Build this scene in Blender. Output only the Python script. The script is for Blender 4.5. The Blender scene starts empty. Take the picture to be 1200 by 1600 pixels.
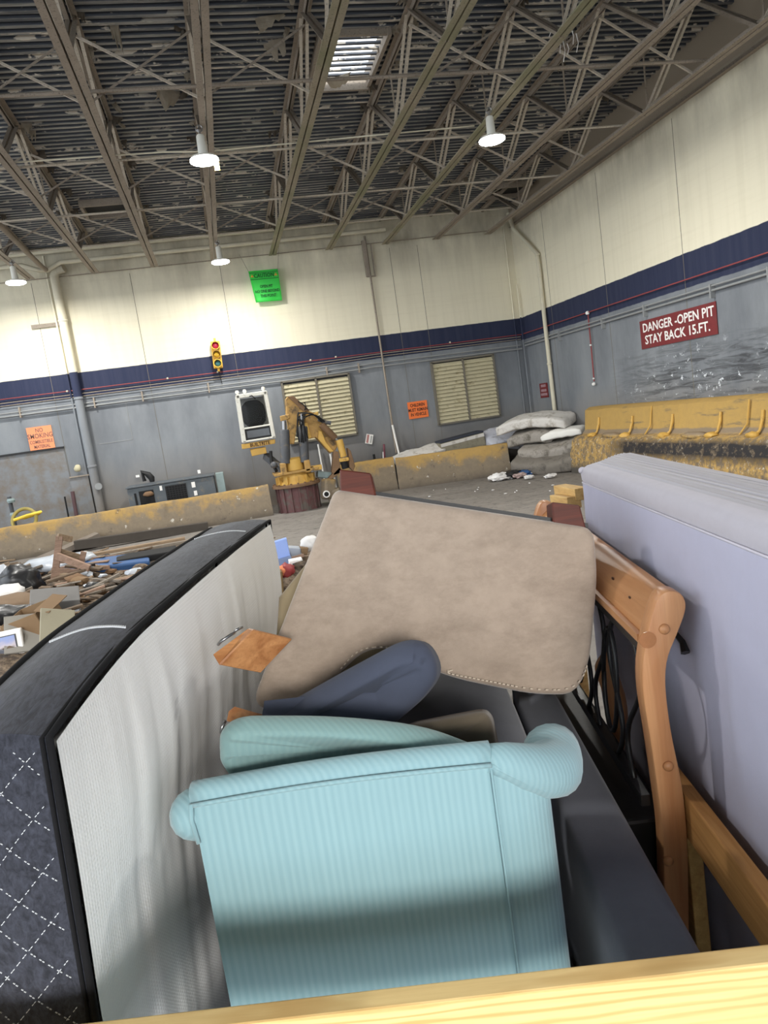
import bpy, bmesh, math, random
from mathutils import Vector, Matrix
random.seed(7)
PI = math.pi
SC = bpy.context.scene
COL = SC.collection
H = 2.1                      # camera height over the pit floor (z = 0)
FPX = 1126.713               # focal length in pixels of the 1200x1600 frame
ROLL, PITCH, YAW = -.143846918, -.137030098, .19904214
TAZ = math.radians(-13.5)    # the trailer stands a little turned to the hall

# ------------------------------------------------------------------ camera axes
def axes():
    cy, sy, cp, sp = math.cos(YAW), math.sin(YAW), math.cos(PITCH), math.sin(PITCH)
    w = Vector((sy*cp, cy*cp, sp)); r = Vector((cy, -sy, 0)); u = r.cross(w)
    c, s = math.cos(ROLL), math.sin(ROLL)
    return c*r+s*u, -s*r+c*u, w
CR, CU, CW = axes()
FB = Matrix.Translation((0, 0, H))                      # building frame: heights counted from the eye
FT = Matrix.Translation((0, 0, H)) @ Matrix.Rotation(TAZ, 4, 'Z')
def ray(px, py): return CR*((px-600)/FPX) - CU*((py-800)/FPX) + CW
def P(px, py, y):            # point of the building frame on the plane Y = y
    v = ray(px, py); return v*(y/v.y)
def PX(px, py, x):
    v = ray(px, py); return v*(x/v.x)
def PZ(px, py, z):
    v = ray(px, py); return v*(z/v.z)
RT = Matrix.Rotation(-TAZ, 3, 'Z')
def T(px, py, y):            # same, in the trailer frame
    v = RT @ ray(px, py); return v*(y/v.y)
def TZ(px, py, z):
    v = RT @ ray(px, py); return v*(z/v.z)
def TH(px, py, p0, n):
    v = RT @ ray(px, py); return v*(Vector(p0).dot(n)/v.dot(n))

# ------------------------------------------------------------------ materials
class N:
    def __init__(s, name):
        s.m = bpy.data.materials.new(name); s.m.use_nodes = True
        s.t = s.m.node_tree; s.b = s.t.nodes['Principled BSDF']; s.out = s.t.nodes['Material Output']
        s.tc = s.t.nodes.new('ShaderNodeTexCoord'); s.geo = s.t.nodes.new('ShaderNodeNewGeometry')
        s.obj = s.tc.outputs['Object']; s.pos = s.geo.outputs['Position']
    def lk(s, a, b): s.t.links.new(a, b)
    def put(s, sock, v):
        if isinstance(v, bpy.types.NodeSocket): s.lk(v, sock)
        elif v is not None:
            if sock.type == 'RGBA' and len(v) == 3: v = (*v, 1)
            sock.default_value = v
    def math(s, op, a, b=0., c=None, clamp=False):
        n = s.t.nodes.new('ShaderNodeMath'); n.operation = op; n.use_clamp = clamp
        s.put(n.inputs[0], a); s.put(n.inputs[1], b)
        if c is not None: s.put(n.inputs[2], c)
        return n.outputs[0]
    def sep(s, v):
        n = s.t.nodes.new('ShaderNodeSeparateXYZ'); s.lk(v, n.inputs[0]); return n.outputs
    def map(s, v, scale=(1, 1, 1), rot=(0, 0, 0), loc=(0, 0, 0)):
        n = s.t.nodes.new('ShaderNodeMapping'); s.lk(v, n.inputs[0])
        n.inputs['Scale'].default_value = scale; n.inputs['Rotation'].default_value = rot; n.inputs['Location'].default_value = loc
        return n.outputs[0]
    def noise(s, v, scale=5, detail=4, rough=.55, dist=0):
        n = s.t.nodes.new('ShaderNodeTexNoise'); s.lk(v, n.inputs['Vector'])
        n.inputs['Scale'].default_value = scale; n.inputs['Detail'].default_value = detail
        n.inputs['Roughness'].default_value = rough; n.inputs['Distortion'].default_value = dist
        return n.outputs['Fac']
    def vor(s, v, scale=5, feat='F1'):
        n = s.t.nodes.new('ShaderNodeTexVoronoi'); n.feature = feat; s.lk(v, n.inputs['Vector']); n.inputs['Scale'].default_value = scale
        return n.outputs['Distance']
    def wave(s, v, scale=5, dist=0, axis='X', det=2):
        n = s.t.nodes.new('ShaderNodeTexWave'); n.wave_type = 'BANDS'; n.bands_direction = axis
        s.lk(v, n.inputs['Vector']); n.inputs['Scale'].default_value = scale; n.inputs['Distortion'].default_value = dist
        n.inputs['Detail'].default_value = det
        return n.outputs['Fac']
    def ramp(s, f, stops, interp='LINEAR'):
        n = s.t.nodes.new('ShaderNodeValToRGB'); s.put(n.inputs[0], f); r = n.color_ramp; r.interpolation = interp
        while len(r.elements) < len(stops): r.elements.new(.5)
        for e, (p, c) in zip(r.elements, stops):
            e.position = p; e.color = (*c, 1) if not isinstance(c, (int, float)) else (c, c, c, 1)
        return n.outputs[0]
    def step(s, f, lo, hi):
        n = s.t.nodes.new('ShaderNodeMapRange'); n.clamp = True
        s.put(n.inputs[0], f); n.inputs[1].default_value = lo; n.inputs[2].default_value = hi
        return n.outputs[0]
    def mix(s, f, a, b, mode='MIX'):
        n = s.t.nodes.new('ShaderNodeMix'); n.data_type = 'RGBA'; n.blend_type = mode
        s.put(n.inputs[0], f); s.put(n.inputs[6], a); s.put(n.inputs[7], b); return n.outputs[2]
    def comb(s, x, y, z):
        n = s.t.nodes.new('ShaderNodeCombineXYZ')
        for i, v in enumerate((x, y, z)): s.put(n.inputs[i], v)
        return n.outputs[0]
    def bump(s, h, strength=.3, dist=.01, prev=None):
        n = s.t.nodes.new('ShaderNodeBump'); s.put(n.inputs['Height'], h)
        n.inputs['Strength'].default_value = strength; n.inputs['Distance'].default_value = dist
        if prev is not None: s.lk(prev, n.inputs['Normal'])
        return n.outputs[0]
    def fin(s, col, rough=.7, normal=None, metal=0, spec=.35, sheen=0):
        s.put(s.b.inputs['Base Color'], col); s.put(s.b.inputs['Roughness'], rough)
        s.b.inputs['Metallic'].default_value = metal; s.b.inputs['Specular IOR Level'].default_value = spec
        s.b.inputs['Sheen Weight'].default_value = sheen
        if normal is not None: s.lk(normal, s.b.inputs['Normal'])
        return s.m
def lin(c):
    f = lambda v: (v/255/12.92) if v/255 <= .04045 else ((v/255+.055)/1.055)**2.4
    return tuple(f(v) for v in c)
def mul(c, k): return tuple(min(1, v*k) for v in c)
MC = {}
def plain(name, rgb, rough=.6, var=.25, scale=6, bump=.1, bscale=60, metal=0, sheen=0, dirt=None, dirt_t=(.52, .7), spec=.35):
    if name in MC: return MC[name]
    n = N(name); c = lin(rgb)
    col = n.mix(n.noise(n.obj, scale, 5), mul(c, 1-var), mul(c, 1+var))
    if dirt: col = n.mix(n.step(n.noise(n.obj, scale*.7+1.3, 6, .65), *dirt_t), col, lin(dirt))
    nb = n.bump(n.noise(n.obj, bscale, 3), bump, .004) if bump else None
    MC[name] = n.fin(col, rough, nb, metal, spec, sheen); return MC[name]
def wood(name, rgb1, rgb2, axis=0, rough=.55, scale=1., knots=False, grain=1.0):
    n = N(name); sc = [22*scale]*3; sc[axis] = 1.1*scale
    v = n.map(n.obj, tuple(sc))
    g = n.noise(v, 1.6, 5, .6, .6)
    g2 = n.noise(n.map(n.obj, tuple(x*4 for x in sc)), 2.5, 3, .6)
    col = n.mix(n.step(g, .34, .66), lin(rgb1), lin(rgb2))
    col = n.mix(n.math('MULTIPLY', n.step(g2, .5, .72), .35*grain), col, mul(lin(rgb2), .55))
    if knots:
        d = n.vor(n.map(n.obj, (5, 5, 5)), 1.0)
        col = n.mix(n.step(d, .13, .05), col, mul(lin(rgb2), .45))
    return n.fin(col, rough, n.bump(g2, .15, .002), spec=.4)

def stripe_wall(name, grime=1.0, side=0):
    """cream over a navy band over grey: the paint of the hall, by height above the floor"""
    n = N(name); x, y, z = n.sep(n.pos)
    wob = n.math('MULTIPLY', n.math('SUBTRACT', n.noise(n.pos, 4, 3), .5), .03)
    zz = n.math('ADD', z, wob)
    cream, navy, gray = lin((226, 219, 196)), lin((40, 46, 70)), lin((134, 138, 142))
    blot = n.noise(n.map(n.pos, (1, 1, .35)), 1.2, 6, .62)
    streak = n.noise(n.map(n.pos, (6, 6, .25)), 1.0, 4, .6)
    hstreak = n.noise(n.map(n.pos, (.35, .35, 9)), 1.0, 5, .65)
    cr = n.mix(n.math('MULTIPLY', n.step(streak, .45, .8), .22*grime), cream, lin((176, 166, 140)))
    cr = n.mix(n.math('MULTIPLY', n.step(hstreak, .5, .78), .14*grime), cr, lin((178, 168, 140)))
    cr = n.mix(n.math('MULTIPLY', n.step(z, H+3.5, H+4.6), n.math('MULTIPLY', n.step(blot, .3, .7), .75)), cr, lin((120, 112, 98)))
    gr = n.mix(n.step(blot, .35, .75), gray, lin((104, 108, 114)))
    gr = n.mix(n.math('MULTIPLY', n.step(n.math('ADD', z, n.math('MULTIPLY', blot, 1.4)), 2.7, .9), .85), gr, lin((122, 112, 100)))
    if side:
        # scuffed stretch of the side wall above the curb: rubber streaks and chipped spots
        reg = n.math('MULTIPLY', n.math('MULTIPLY', n.step(z, 1.15, 1.7), n.step(z, 2.75, 2.2)), n.step(y, 15.5, 13.2))
        rub = n.noise(n.map(n.pos, (1, .8, 7)), 1.4, 6, .68, .8)
        gr = n.mix(n.math('MULTIPLY', reg, n.math('MULTIPLY', n.step(rub, .45, .6), .85)), gr, lin((62, 63, 66)))
        chip = n.noise(n.map(n.pos, (1, 1, 1.3)), 6.5, 4, .7)
        big = n.noise(n.pos, 1.3, 2)
        gr = n.mix(n.math('MULTIPLY', reg, n.math('MULTIPLY', n.step(chip, .62, .65), n.step(big, .4, .5))), gr, lin((205, 210, 214)))
        cr = n.mix(n.step(z, H+4.62, H+4.75), cr, lin((150, 138, 122)))
    else:
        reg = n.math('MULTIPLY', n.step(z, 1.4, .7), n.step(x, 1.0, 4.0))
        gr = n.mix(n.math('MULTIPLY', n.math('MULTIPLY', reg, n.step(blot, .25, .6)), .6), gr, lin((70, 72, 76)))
    nv = n.mix(n.step(streak, .4, .8), navy, lin((54, 58, 78)))
    a = n.mix(n.step(zz, H+1.46, H+1.475), gr, nv)
    a = n.mix(n.step(zz, H+2.085, H+2.095), a, cr)
    return n.fin(a, .75, n.bump(n.noise(n.pos, 30, 4), .15, .01), spec=.25)

def barrier_mat(name, right=False):
    n = N(name); x, y, z = n.sep(n.pos)
    w = n.noise(n.pos, 2.2, 6, .68); w2 = n.noise(n.pos, 9, 5, .7)
    yel = n.mix(w2, lin((182, 148, 86)), lin((152, 126, 82)))
    con = n.mix(w2, lin((140, 126, 106)), lin((108, 98, 86)))
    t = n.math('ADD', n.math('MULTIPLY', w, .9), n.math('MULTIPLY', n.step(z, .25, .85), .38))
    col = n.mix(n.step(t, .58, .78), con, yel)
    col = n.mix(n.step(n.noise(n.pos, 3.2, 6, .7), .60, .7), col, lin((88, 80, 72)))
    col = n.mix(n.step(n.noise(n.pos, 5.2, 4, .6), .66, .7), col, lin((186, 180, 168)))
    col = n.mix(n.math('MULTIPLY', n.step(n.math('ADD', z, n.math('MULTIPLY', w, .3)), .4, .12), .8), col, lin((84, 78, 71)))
    return n.fin(col, .85, n.bump(w2, .4, .02), spec=.2)
def curb_mat(name):
    n = N(name); x, y, z = n.sep(n.pos)
    w = n.noise(n.map(n.pos, (1, .7, 1.5)), 2.0, 6, .68); w2 = n.noise(n.pos, 8, 6, .72)
    yel = n.mix(w2, lin((186, 152, 84)), lin((158, 130, 82)))
    col = n.mix(n.math('MULTIPLY', n.step(n.noise(n.map(n.pos, (1, .6, 4)), 1.6, 5, .65), .58, .68), .8), yel, lin((110, 100, 84)))
    zz = n.math('ADD', z, n.math('MULTIPLY', n.math('SUBTRACT', w, .5), .12))
    low = n.mix(n.step(w2, .42, .58), lin((184, 150, 88)), lin((116, 102, 84)))
    low = n.mix(n.step(n.noise(n.pos, 14, 4, .7), .6, .66), low, lin((208, 200, 184)))
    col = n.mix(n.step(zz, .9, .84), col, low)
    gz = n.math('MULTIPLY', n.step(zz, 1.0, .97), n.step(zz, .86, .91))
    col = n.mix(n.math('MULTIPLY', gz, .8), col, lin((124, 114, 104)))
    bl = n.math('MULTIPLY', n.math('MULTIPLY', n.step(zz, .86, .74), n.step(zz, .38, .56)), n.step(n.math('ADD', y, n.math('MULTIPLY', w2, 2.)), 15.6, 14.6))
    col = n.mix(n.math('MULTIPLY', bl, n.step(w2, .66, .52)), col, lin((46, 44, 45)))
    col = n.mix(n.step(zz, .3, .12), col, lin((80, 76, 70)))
    return n.fin(col, .75, n.bump(w2, .5, .02), spec=.25)
def floor_mat():
    n = N('dirty_concrete'); w = n.noise(n.map(n.pos, (.6, 2, 1)), .8, 7, .66, .5); w2 = n.noise(n.pos, 6, 6, .7)
    col = n.mix(w, lin((96, 92, 88)), lin((140, 134, 127)))
    col = n.mix(n.step(w2, .52, .72), col, lin((74, 70, 66)))
    col = n.mix(n.step(n.noise(n.pos, 17, 3, .6), .68, .72), col, lin((165, 160, 152)))
    return n.fin(col, n.ramp(w, [(.3, .55), (.7, .9)]), n.bump(w2, .5, .03), spec=.3)
def steel_mat(name, rgb=(128, 118, 104), moss=0):
    n = N(name); c = lin(rgb)
    w = n.noise(n.pos, 3, 5, .65); w2 = n.noise(n.pos, 40, 3, .6)
    col = n.mix(w, mul(c, .75), mul(c, 1.2))
    col = n.mix(n.step(w2, .55, .7), col, mul(c, .55))
    if moss: col = n.mix(n.math('MULTIPLY', n.step(n.noise(n.pos, .9, 4), .42, .62), .6), col, lin((120, 124, 92)))
    return n.fin(col, .75, None, spec=.25)
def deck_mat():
    """blue-grey deck paint, with lit low rib faces and shaded flutes put into the colour"""
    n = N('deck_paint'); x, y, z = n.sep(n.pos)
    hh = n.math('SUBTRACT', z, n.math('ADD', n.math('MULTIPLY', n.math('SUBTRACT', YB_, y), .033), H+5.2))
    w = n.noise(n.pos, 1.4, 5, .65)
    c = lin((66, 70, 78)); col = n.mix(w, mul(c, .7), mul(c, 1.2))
    rib_light = n.noise(n.map(n.pos, (.5, 5, 1)), 1.3, 5, .65)
    col = n.mix(n.math('MULTIPLY', n.step(hh, .012, .003), n.step(rib_light, .36, .56)), col, lin((140, 138, 133)))  # pale low rib faces paint in the light that the dark flutes lack
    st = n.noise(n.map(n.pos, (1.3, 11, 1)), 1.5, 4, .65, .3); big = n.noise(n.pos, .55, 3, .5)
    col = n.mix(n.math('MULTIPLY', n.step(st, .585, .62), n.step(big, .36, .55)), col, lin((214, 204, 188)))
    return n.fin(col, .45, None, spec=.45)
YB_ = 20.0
def fabric(name, rgb, var=.12, scale=18, weave=900, rough=.95, sheen=.25, bump=.25, wr=0, wrs=(3, 3, 3), blotch=None, folds=0):
    n = N(name); c = lin(rgb)
    f = n.noise(n.obj, scale, 5, .7)
    col = n.mix(f, mul(c, 1-var), mul(c, 1+var))
    if blotch: col = n.mix(n.step(n.noise(n.map(n.obj, (5, 5, 9)), 1.6, 6, .75), .44, .72), col, lin(blotch))
    nb = n.bump(n.noise(n.obj, weave, 2), bump, .0012)
    if wr: nb = n.bump(n.noise(n.map(n.obj, wrs), 1.0, 3, .5, .6), wr, .03, nb)
    if folds: nb = n.bump(n.wave(n.map(n.obj, (0.01, 1, .35)), 2.6, 9, 'Y', 3), folds, .012, nb)
    return n.fin(col, rough, nb, spec=.2, sheen=sheen)
def teal_fabric(name='teal_rib', rgb=(138, 169, 175), rgb2=(129, 161, 168), k=1):
    n = N(name); x, y, z = n.sep(n.obj)
    sv = n.math('ADD', x, y)
    v = n.comb(sv, n.math('MULTIPLY', z, .03), 0.)
    a = n.noise(v, 90*k, 2, .6); b = n.wave(v, 21*k, 1.2, 'X', 2)
    f = n.math('ADD', n.math('MULTIPLY', a, .6), n.math('MULTIPLY', b, .4))
    col = n.mix(n.step(f, .3, .72), lin(rgb2), lin(rgb))
    nb = n.bump(b, .2, .002); nb = n.bump(n.noise(n.obj, 800, 2), .2, .001, nb)
    return n.fin(col, .9, nb, spec=.25, sheen=.2)

M = {}
M['wall_back'] = stripe_wall('hall_paint'); M['wall_right'] = stripe_wall('hall_paint_scuffed', .9, 1)
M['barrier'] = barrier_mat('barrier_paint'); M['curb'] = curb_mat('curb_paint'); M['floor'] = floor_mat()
M['steel'] = steel_mat('dusty_steel', (150, 139, 126)); M['steel_moss'] = steel_mat('mossy_steel', (152, 143, 124), 1); M['steel_lt'] = steel_mat('pale_dusty_steel', (192, 182, 166))
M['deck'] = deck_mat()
M['pipe_cream'] = plain('pipe_cream', (205, 198, 176), .55, .15, 5)
M['pipe_gray'] = plain('pipe_gray', (140, 142, 142), .55, .15, 5)
M['red_pipe'] = plain('red_pipe', (136, 62, 62), .55, .2, 5)
M['black'] = plain('black_paint', (30, 30, 31), .5, .2, 8); M['dark'] = plain('dark_rubber', (24, 24, 25), .8, .2, 8)
M['joint'] = plain('joint_shadow', (112, 107, 96), .9, .2, 8)
M['white_paint'] = plain('white_paint', (222, 220, 210), .5, .1, 6, dirt=(160, 150, 130), dirt_t=(.58, .7))
M['crane_yellow'] = plain('crane_yellow', (172, 136, 78), .6, .2, 5, dirt=(98, 80, 56), dirt_t=(.5, .64))
M['crane_yellow_clean'] = plain('crane_yellow_clean', (198, 158, 80), .5, .15, 5, dirt=(140, 108, 60), dirt_t=(.6, .7))
M['crane_dark'] = plain('crane_dark', (74, 76, 80), .5, .25, 8, dirt=(110, 98, 80), dirt_t=(.55, .7))
M['maroon'] = plain('maroon_steel', (96, 66, 66), .7, .25, 6, dirt=(92, 84, 78), dirt_t=(.48, .6))
M['rust'] = plain('rusty_steel', (118, 92, 68), .8, .3, 6)
M['chrome'] = plain('bright_metal', (150, 150, 150), .35, .1, 8, bump=0, metal=.9)
M['door'] = plain('door_grey', (124, 127, 130), .7, .1, 2, dirt=(118, 110, 102), dirt_t=(.42, .62))
M['gen'] = plain('generator_grey', (88, 94, 99), .6, .15, 5, dirt=(120, 112, 100), dirt_t=(.56, .7))
M['teal_box'] = plain('pale_teal_paint', (140, 156, 156), .6, .2, 8)
M['louvre'] = plain('louvre_cream', (190, 182, 152), .6, .15, 6, dirt=(150, 138, 106), dirt_t=(.56, .7))
M['tl_yellow'] = plain('signal_yellow', (222, 176, 72), .5, .12, 9)
M['orange'] = plain('orange_sign', (232, 118, 58), .6, .06, 5); M['orange_pale'] = plain('orange_sign_faded', (238, 146, 102), .6, .06, 5)
M['green'] = plain('green_banner', (84, 232, 106), .5, .1, 4); M['darkgreen'] = plain('green_ink', (22, 84, 40), .6, .1, 5)
M['signred'] = plain('sign_red', (114, 43, 45), .7, .2, 6, dirt=(100, 58, 56), dirt_t=(.55, .7))
M['signwhite'] = plain('sign_white', (232, 230, 226), .7, .12, 30)
M['ink'] = plain('sign_ink', (64, 40, 30), .7, .1, 20)
M['ink_gray'] = plain('faded_ink', (120, 92, 84), .7, .1, 20)
M['amber'] = plain('amber_lens', (176, 140, 40), .2, .1, 9, bump=0); M['redlens'] = plain('red_lens', (150, 34, 58), .2, .1, 9, bump=0); M['greenlens'] = plain('green_lens', (48, 96, 100), .2, .1, 9, bump=0)
M['trim_red'] = plain('deep_red', (150, 60, 60), .6, .2, 6)
# foreground
M['white_tick'] = None
def tick():
    n = N('white_ticking'); x, y, z = n.sep(n.obj)
    c = lin((240, 239, 237))
    col = n.mix(n.noise(n.obj, 5, 4), mul(c, .93), c)
    waf = n.math('MULTIPLY', n.wave(n.map(n.obj, (0, 1, .05)), 36, 0, 'Y', 0), n.wave(n.map(n.obj, (0, 0, 1)), 36, 0, 'Z', 0))
    nb = n.bump(waf, .25, .002)
    nb = n.bump(n.noise(n.map(n.obj, (.1, 7, 1.2)), 1.0, 3, .5, .6), .14, .015, nb)
    return n.fin(col, .8, nb, spec=.3, sheen=.1)
M['white_tick'] = tick()
def knit(name, rgb):
    n = N(name); c = lin(rgb)
    f = n.noise(n.map(n.obj, (90, 24, 60)), 1.0, 4, .7, .5)
    col = n.mix(n.step(f, .35, .7), mul(c, .55), mul(c, 1.5))
    return n.fin(col, .9, n.bump(f, .4, .003), spec=.25, sheen=.1)
M['black_knit'] = knit('charcoal_knit', (52, 54, 63)); M['black_pipe'] = fabric('black_binding', (24, 24, 26), .1, 20, 600, sheen=0)
M['thread'] = plain('white_thread', (205, 208, 212), .8, .05, 20, bump=0)
M['lavender'] = fabric('lavender_cover', (178, 177, 197), .06, 14, 700, .9, .15, .3, .35, (1.5, 3.5, .8))
def ridged():
    n = N('ridged_lavender'); x, y, z = n.sep(n.obj); c = lin((186, 183, 190))
    b = n.wave(n.map(n.obj, (1, .02, 0)), 14.0, .3, 'X', 1)
    col = n.mix(b, mul(c, .86), c)
    return n.fin(col, .9, n.bump(b, .6, .006), spec=.2, sheen=.1)
M['lav_top'] = ridged(); M['lav_rim'] = fabric('grey_rim_fabric', (186, 182, 191), .08, 20, 700, .9, .1, .3)
M['tan'] = fabric('tan_microfibre', (160, 144, 129), .2, 22, 700, .95, .35, .25, .1, (3, 3, 3), (140, 125, 111))
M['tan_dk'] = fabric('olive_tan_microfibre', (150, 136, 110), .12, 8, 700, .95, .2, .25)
M['slate'] = fabric('slate_microfibre', (70, 75, 90), .15, 9, 700, .95, .05, .25)
M['navy'] = fabric('navy_microfibre', (98, 101, 111), .2, 9, 700, .95, .2, .3)
M['teal'] = teal_fabric(); M['teal_dk'] = teal_fabric('teal_rib_dull', (122, 150, 148), (116, 145, 144), 1)
M['seam'] = plain('seam_thread', (196, 182, 164), .9, .05, 20, bump=0)
M['olive'] = fabric('brown_cushion', (98, 88, 74), .12, 9, 700, .95, .2, .25)
M['foot_wood'] = wood('mahogany', (98, 42, 26), (74, 30, 18), 0, .6)
M['pine'] = wood('varnished_pine', (206, 152, 106), (190, 132, 88), 2, .38, .8, False, .4)
M['pine_y'] = wood('varnished_pine_rail', (202, 148, 102), (186, 130, 84), 1, .42, .8, False, .4)
def front_pine():
    n = N('raw_lumber_across'); v = n.map(n.obj, (.10, .5, 1))
    big2 = n.noise(n.map(n.obj, (1.2, 4, 14)), 1.0, 4, .6); b = n.wave(v, 19, 9, 'Z', 3); f = n.noise(n.map(n.obj, (2, 40, 40)), 1.5, 4, .6); big = n.noise(n.map(n.obj, (.8, 5, 9)), 1.0, 3, .6)
    col = n.mix(n.math('MULTIPLY', n.step(b, .5, 1.0), n.step(big2, .2, .8)), lin((232, 202, 140)), lin((196, 150, 84)))
    col = n.mix(n.math('MULTIPLY', n.step(f, .4, .7), .3), col, lin((190, 150, 92)))
    col = n.mix(n.math('MULTIPLY', n.step(big, .5, .75), .4), col, lin((206, 164, 100)))
    return n.fin(col, .75, n.bump(f, .2, .002), spec=.3)
M['raw_x'] = front_pine(); M['beam_y'] = wood('orange_lumber', (196, 146, 88), (168, 118, 64), 1, .7, 1.1, False, .6)
M['raw_y'] = wood('raw_lumber_along', (222, 186, 118), (196, 154, 92), 1, .7, 1.1, False, .6)
M['plank'] = [wood('weathered_plank_'+c, a, b, 0, .85, 1) for c, a, b in (('tan', (150, 128, 104), (116, 98, 78)), ('brown', (118, 100, 82), (88, 74, 60)), ('grey', (140, 130, 118), (106, 98, 88)), ('pink', (160, 132, 114), (130, 106, 90)))]
M['block_wood'] = wood('worn_orange_wood', (190, 136, 88), (152, 98, 58), 0, .45, .7)
M['iron'] = plain('black_iron', (26, 25, 25), .4, .2, 10, spec=.5)
M['clear'] = plain('grey_plastic_film', (176, 182, 190), .3, .15, 9, spec=.5)
M['cardboard'] = plain('cardboard', (126, 102, 76), .85, .12, 6); M['bagblack'] = plain('black_bag', (28, 28, 30), .35, .2, 8, bump=.3, bscale=14, spec=.5)
M['bagwhite'] = plain('white_bag', (214, 212, 210), .4, .1, 8, bump=.3, bscale=14); M['blue'] = plain('blue_tarp', (48, 82, 128), .5, .2, 6); M['skyblue'] = plain('light_blue_plastic', (140, 164, 222), .4, .08, 4)
M['heap'] = None
def heap_mat():
    n = N('rubble'); a = n.noise(n.pos, 3, 6, .7); b = n.noise(n.pos, 11, 6, .75)
    col = n.ramp(b, [(.3, lin((70, 62, 55))), (.48, lin((112, 98, 84))), (.58, lin((150, 132, 112))), (.72, lin((96, 92, 90)))])
    col = n.mix(n.step(a, .5, .65), col, lin((84, 78, 74)))
    return n.fin(col, .95, n.bump(b, .8, .06), spec=.15)
M['heap'] = heap_mat()
def glow(name, rgb, s):
    n = N(name); n.b.inputs['Emission Color'].default_value = (*lin(rgb), 1); n.b.inputs['Emission Strength'].default_value = s
    return n.fin(lin(rgb), .4)
M['led'] = glow('led_panel', (255, 255, 250), 30)
def glass():
    n = N('smoky_glass'); n.b.inputs['Transmission Weight'].default_value = 1.0; n.b.inputs['IOR'].default_value = 1.1
    return n.fin((.93, .94, .94), .03, spec=.3)
M['glass'] = glass()
M['foil'] = plain('torn_facing', (168, 158, 142), .8, .25, 8, bump=.4, bscale=20); M['foil_dk'] = plain('torn_facing_dark', (112, 104, 94), .85, .25, 8, bump=.4, bscale=20)

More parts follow.
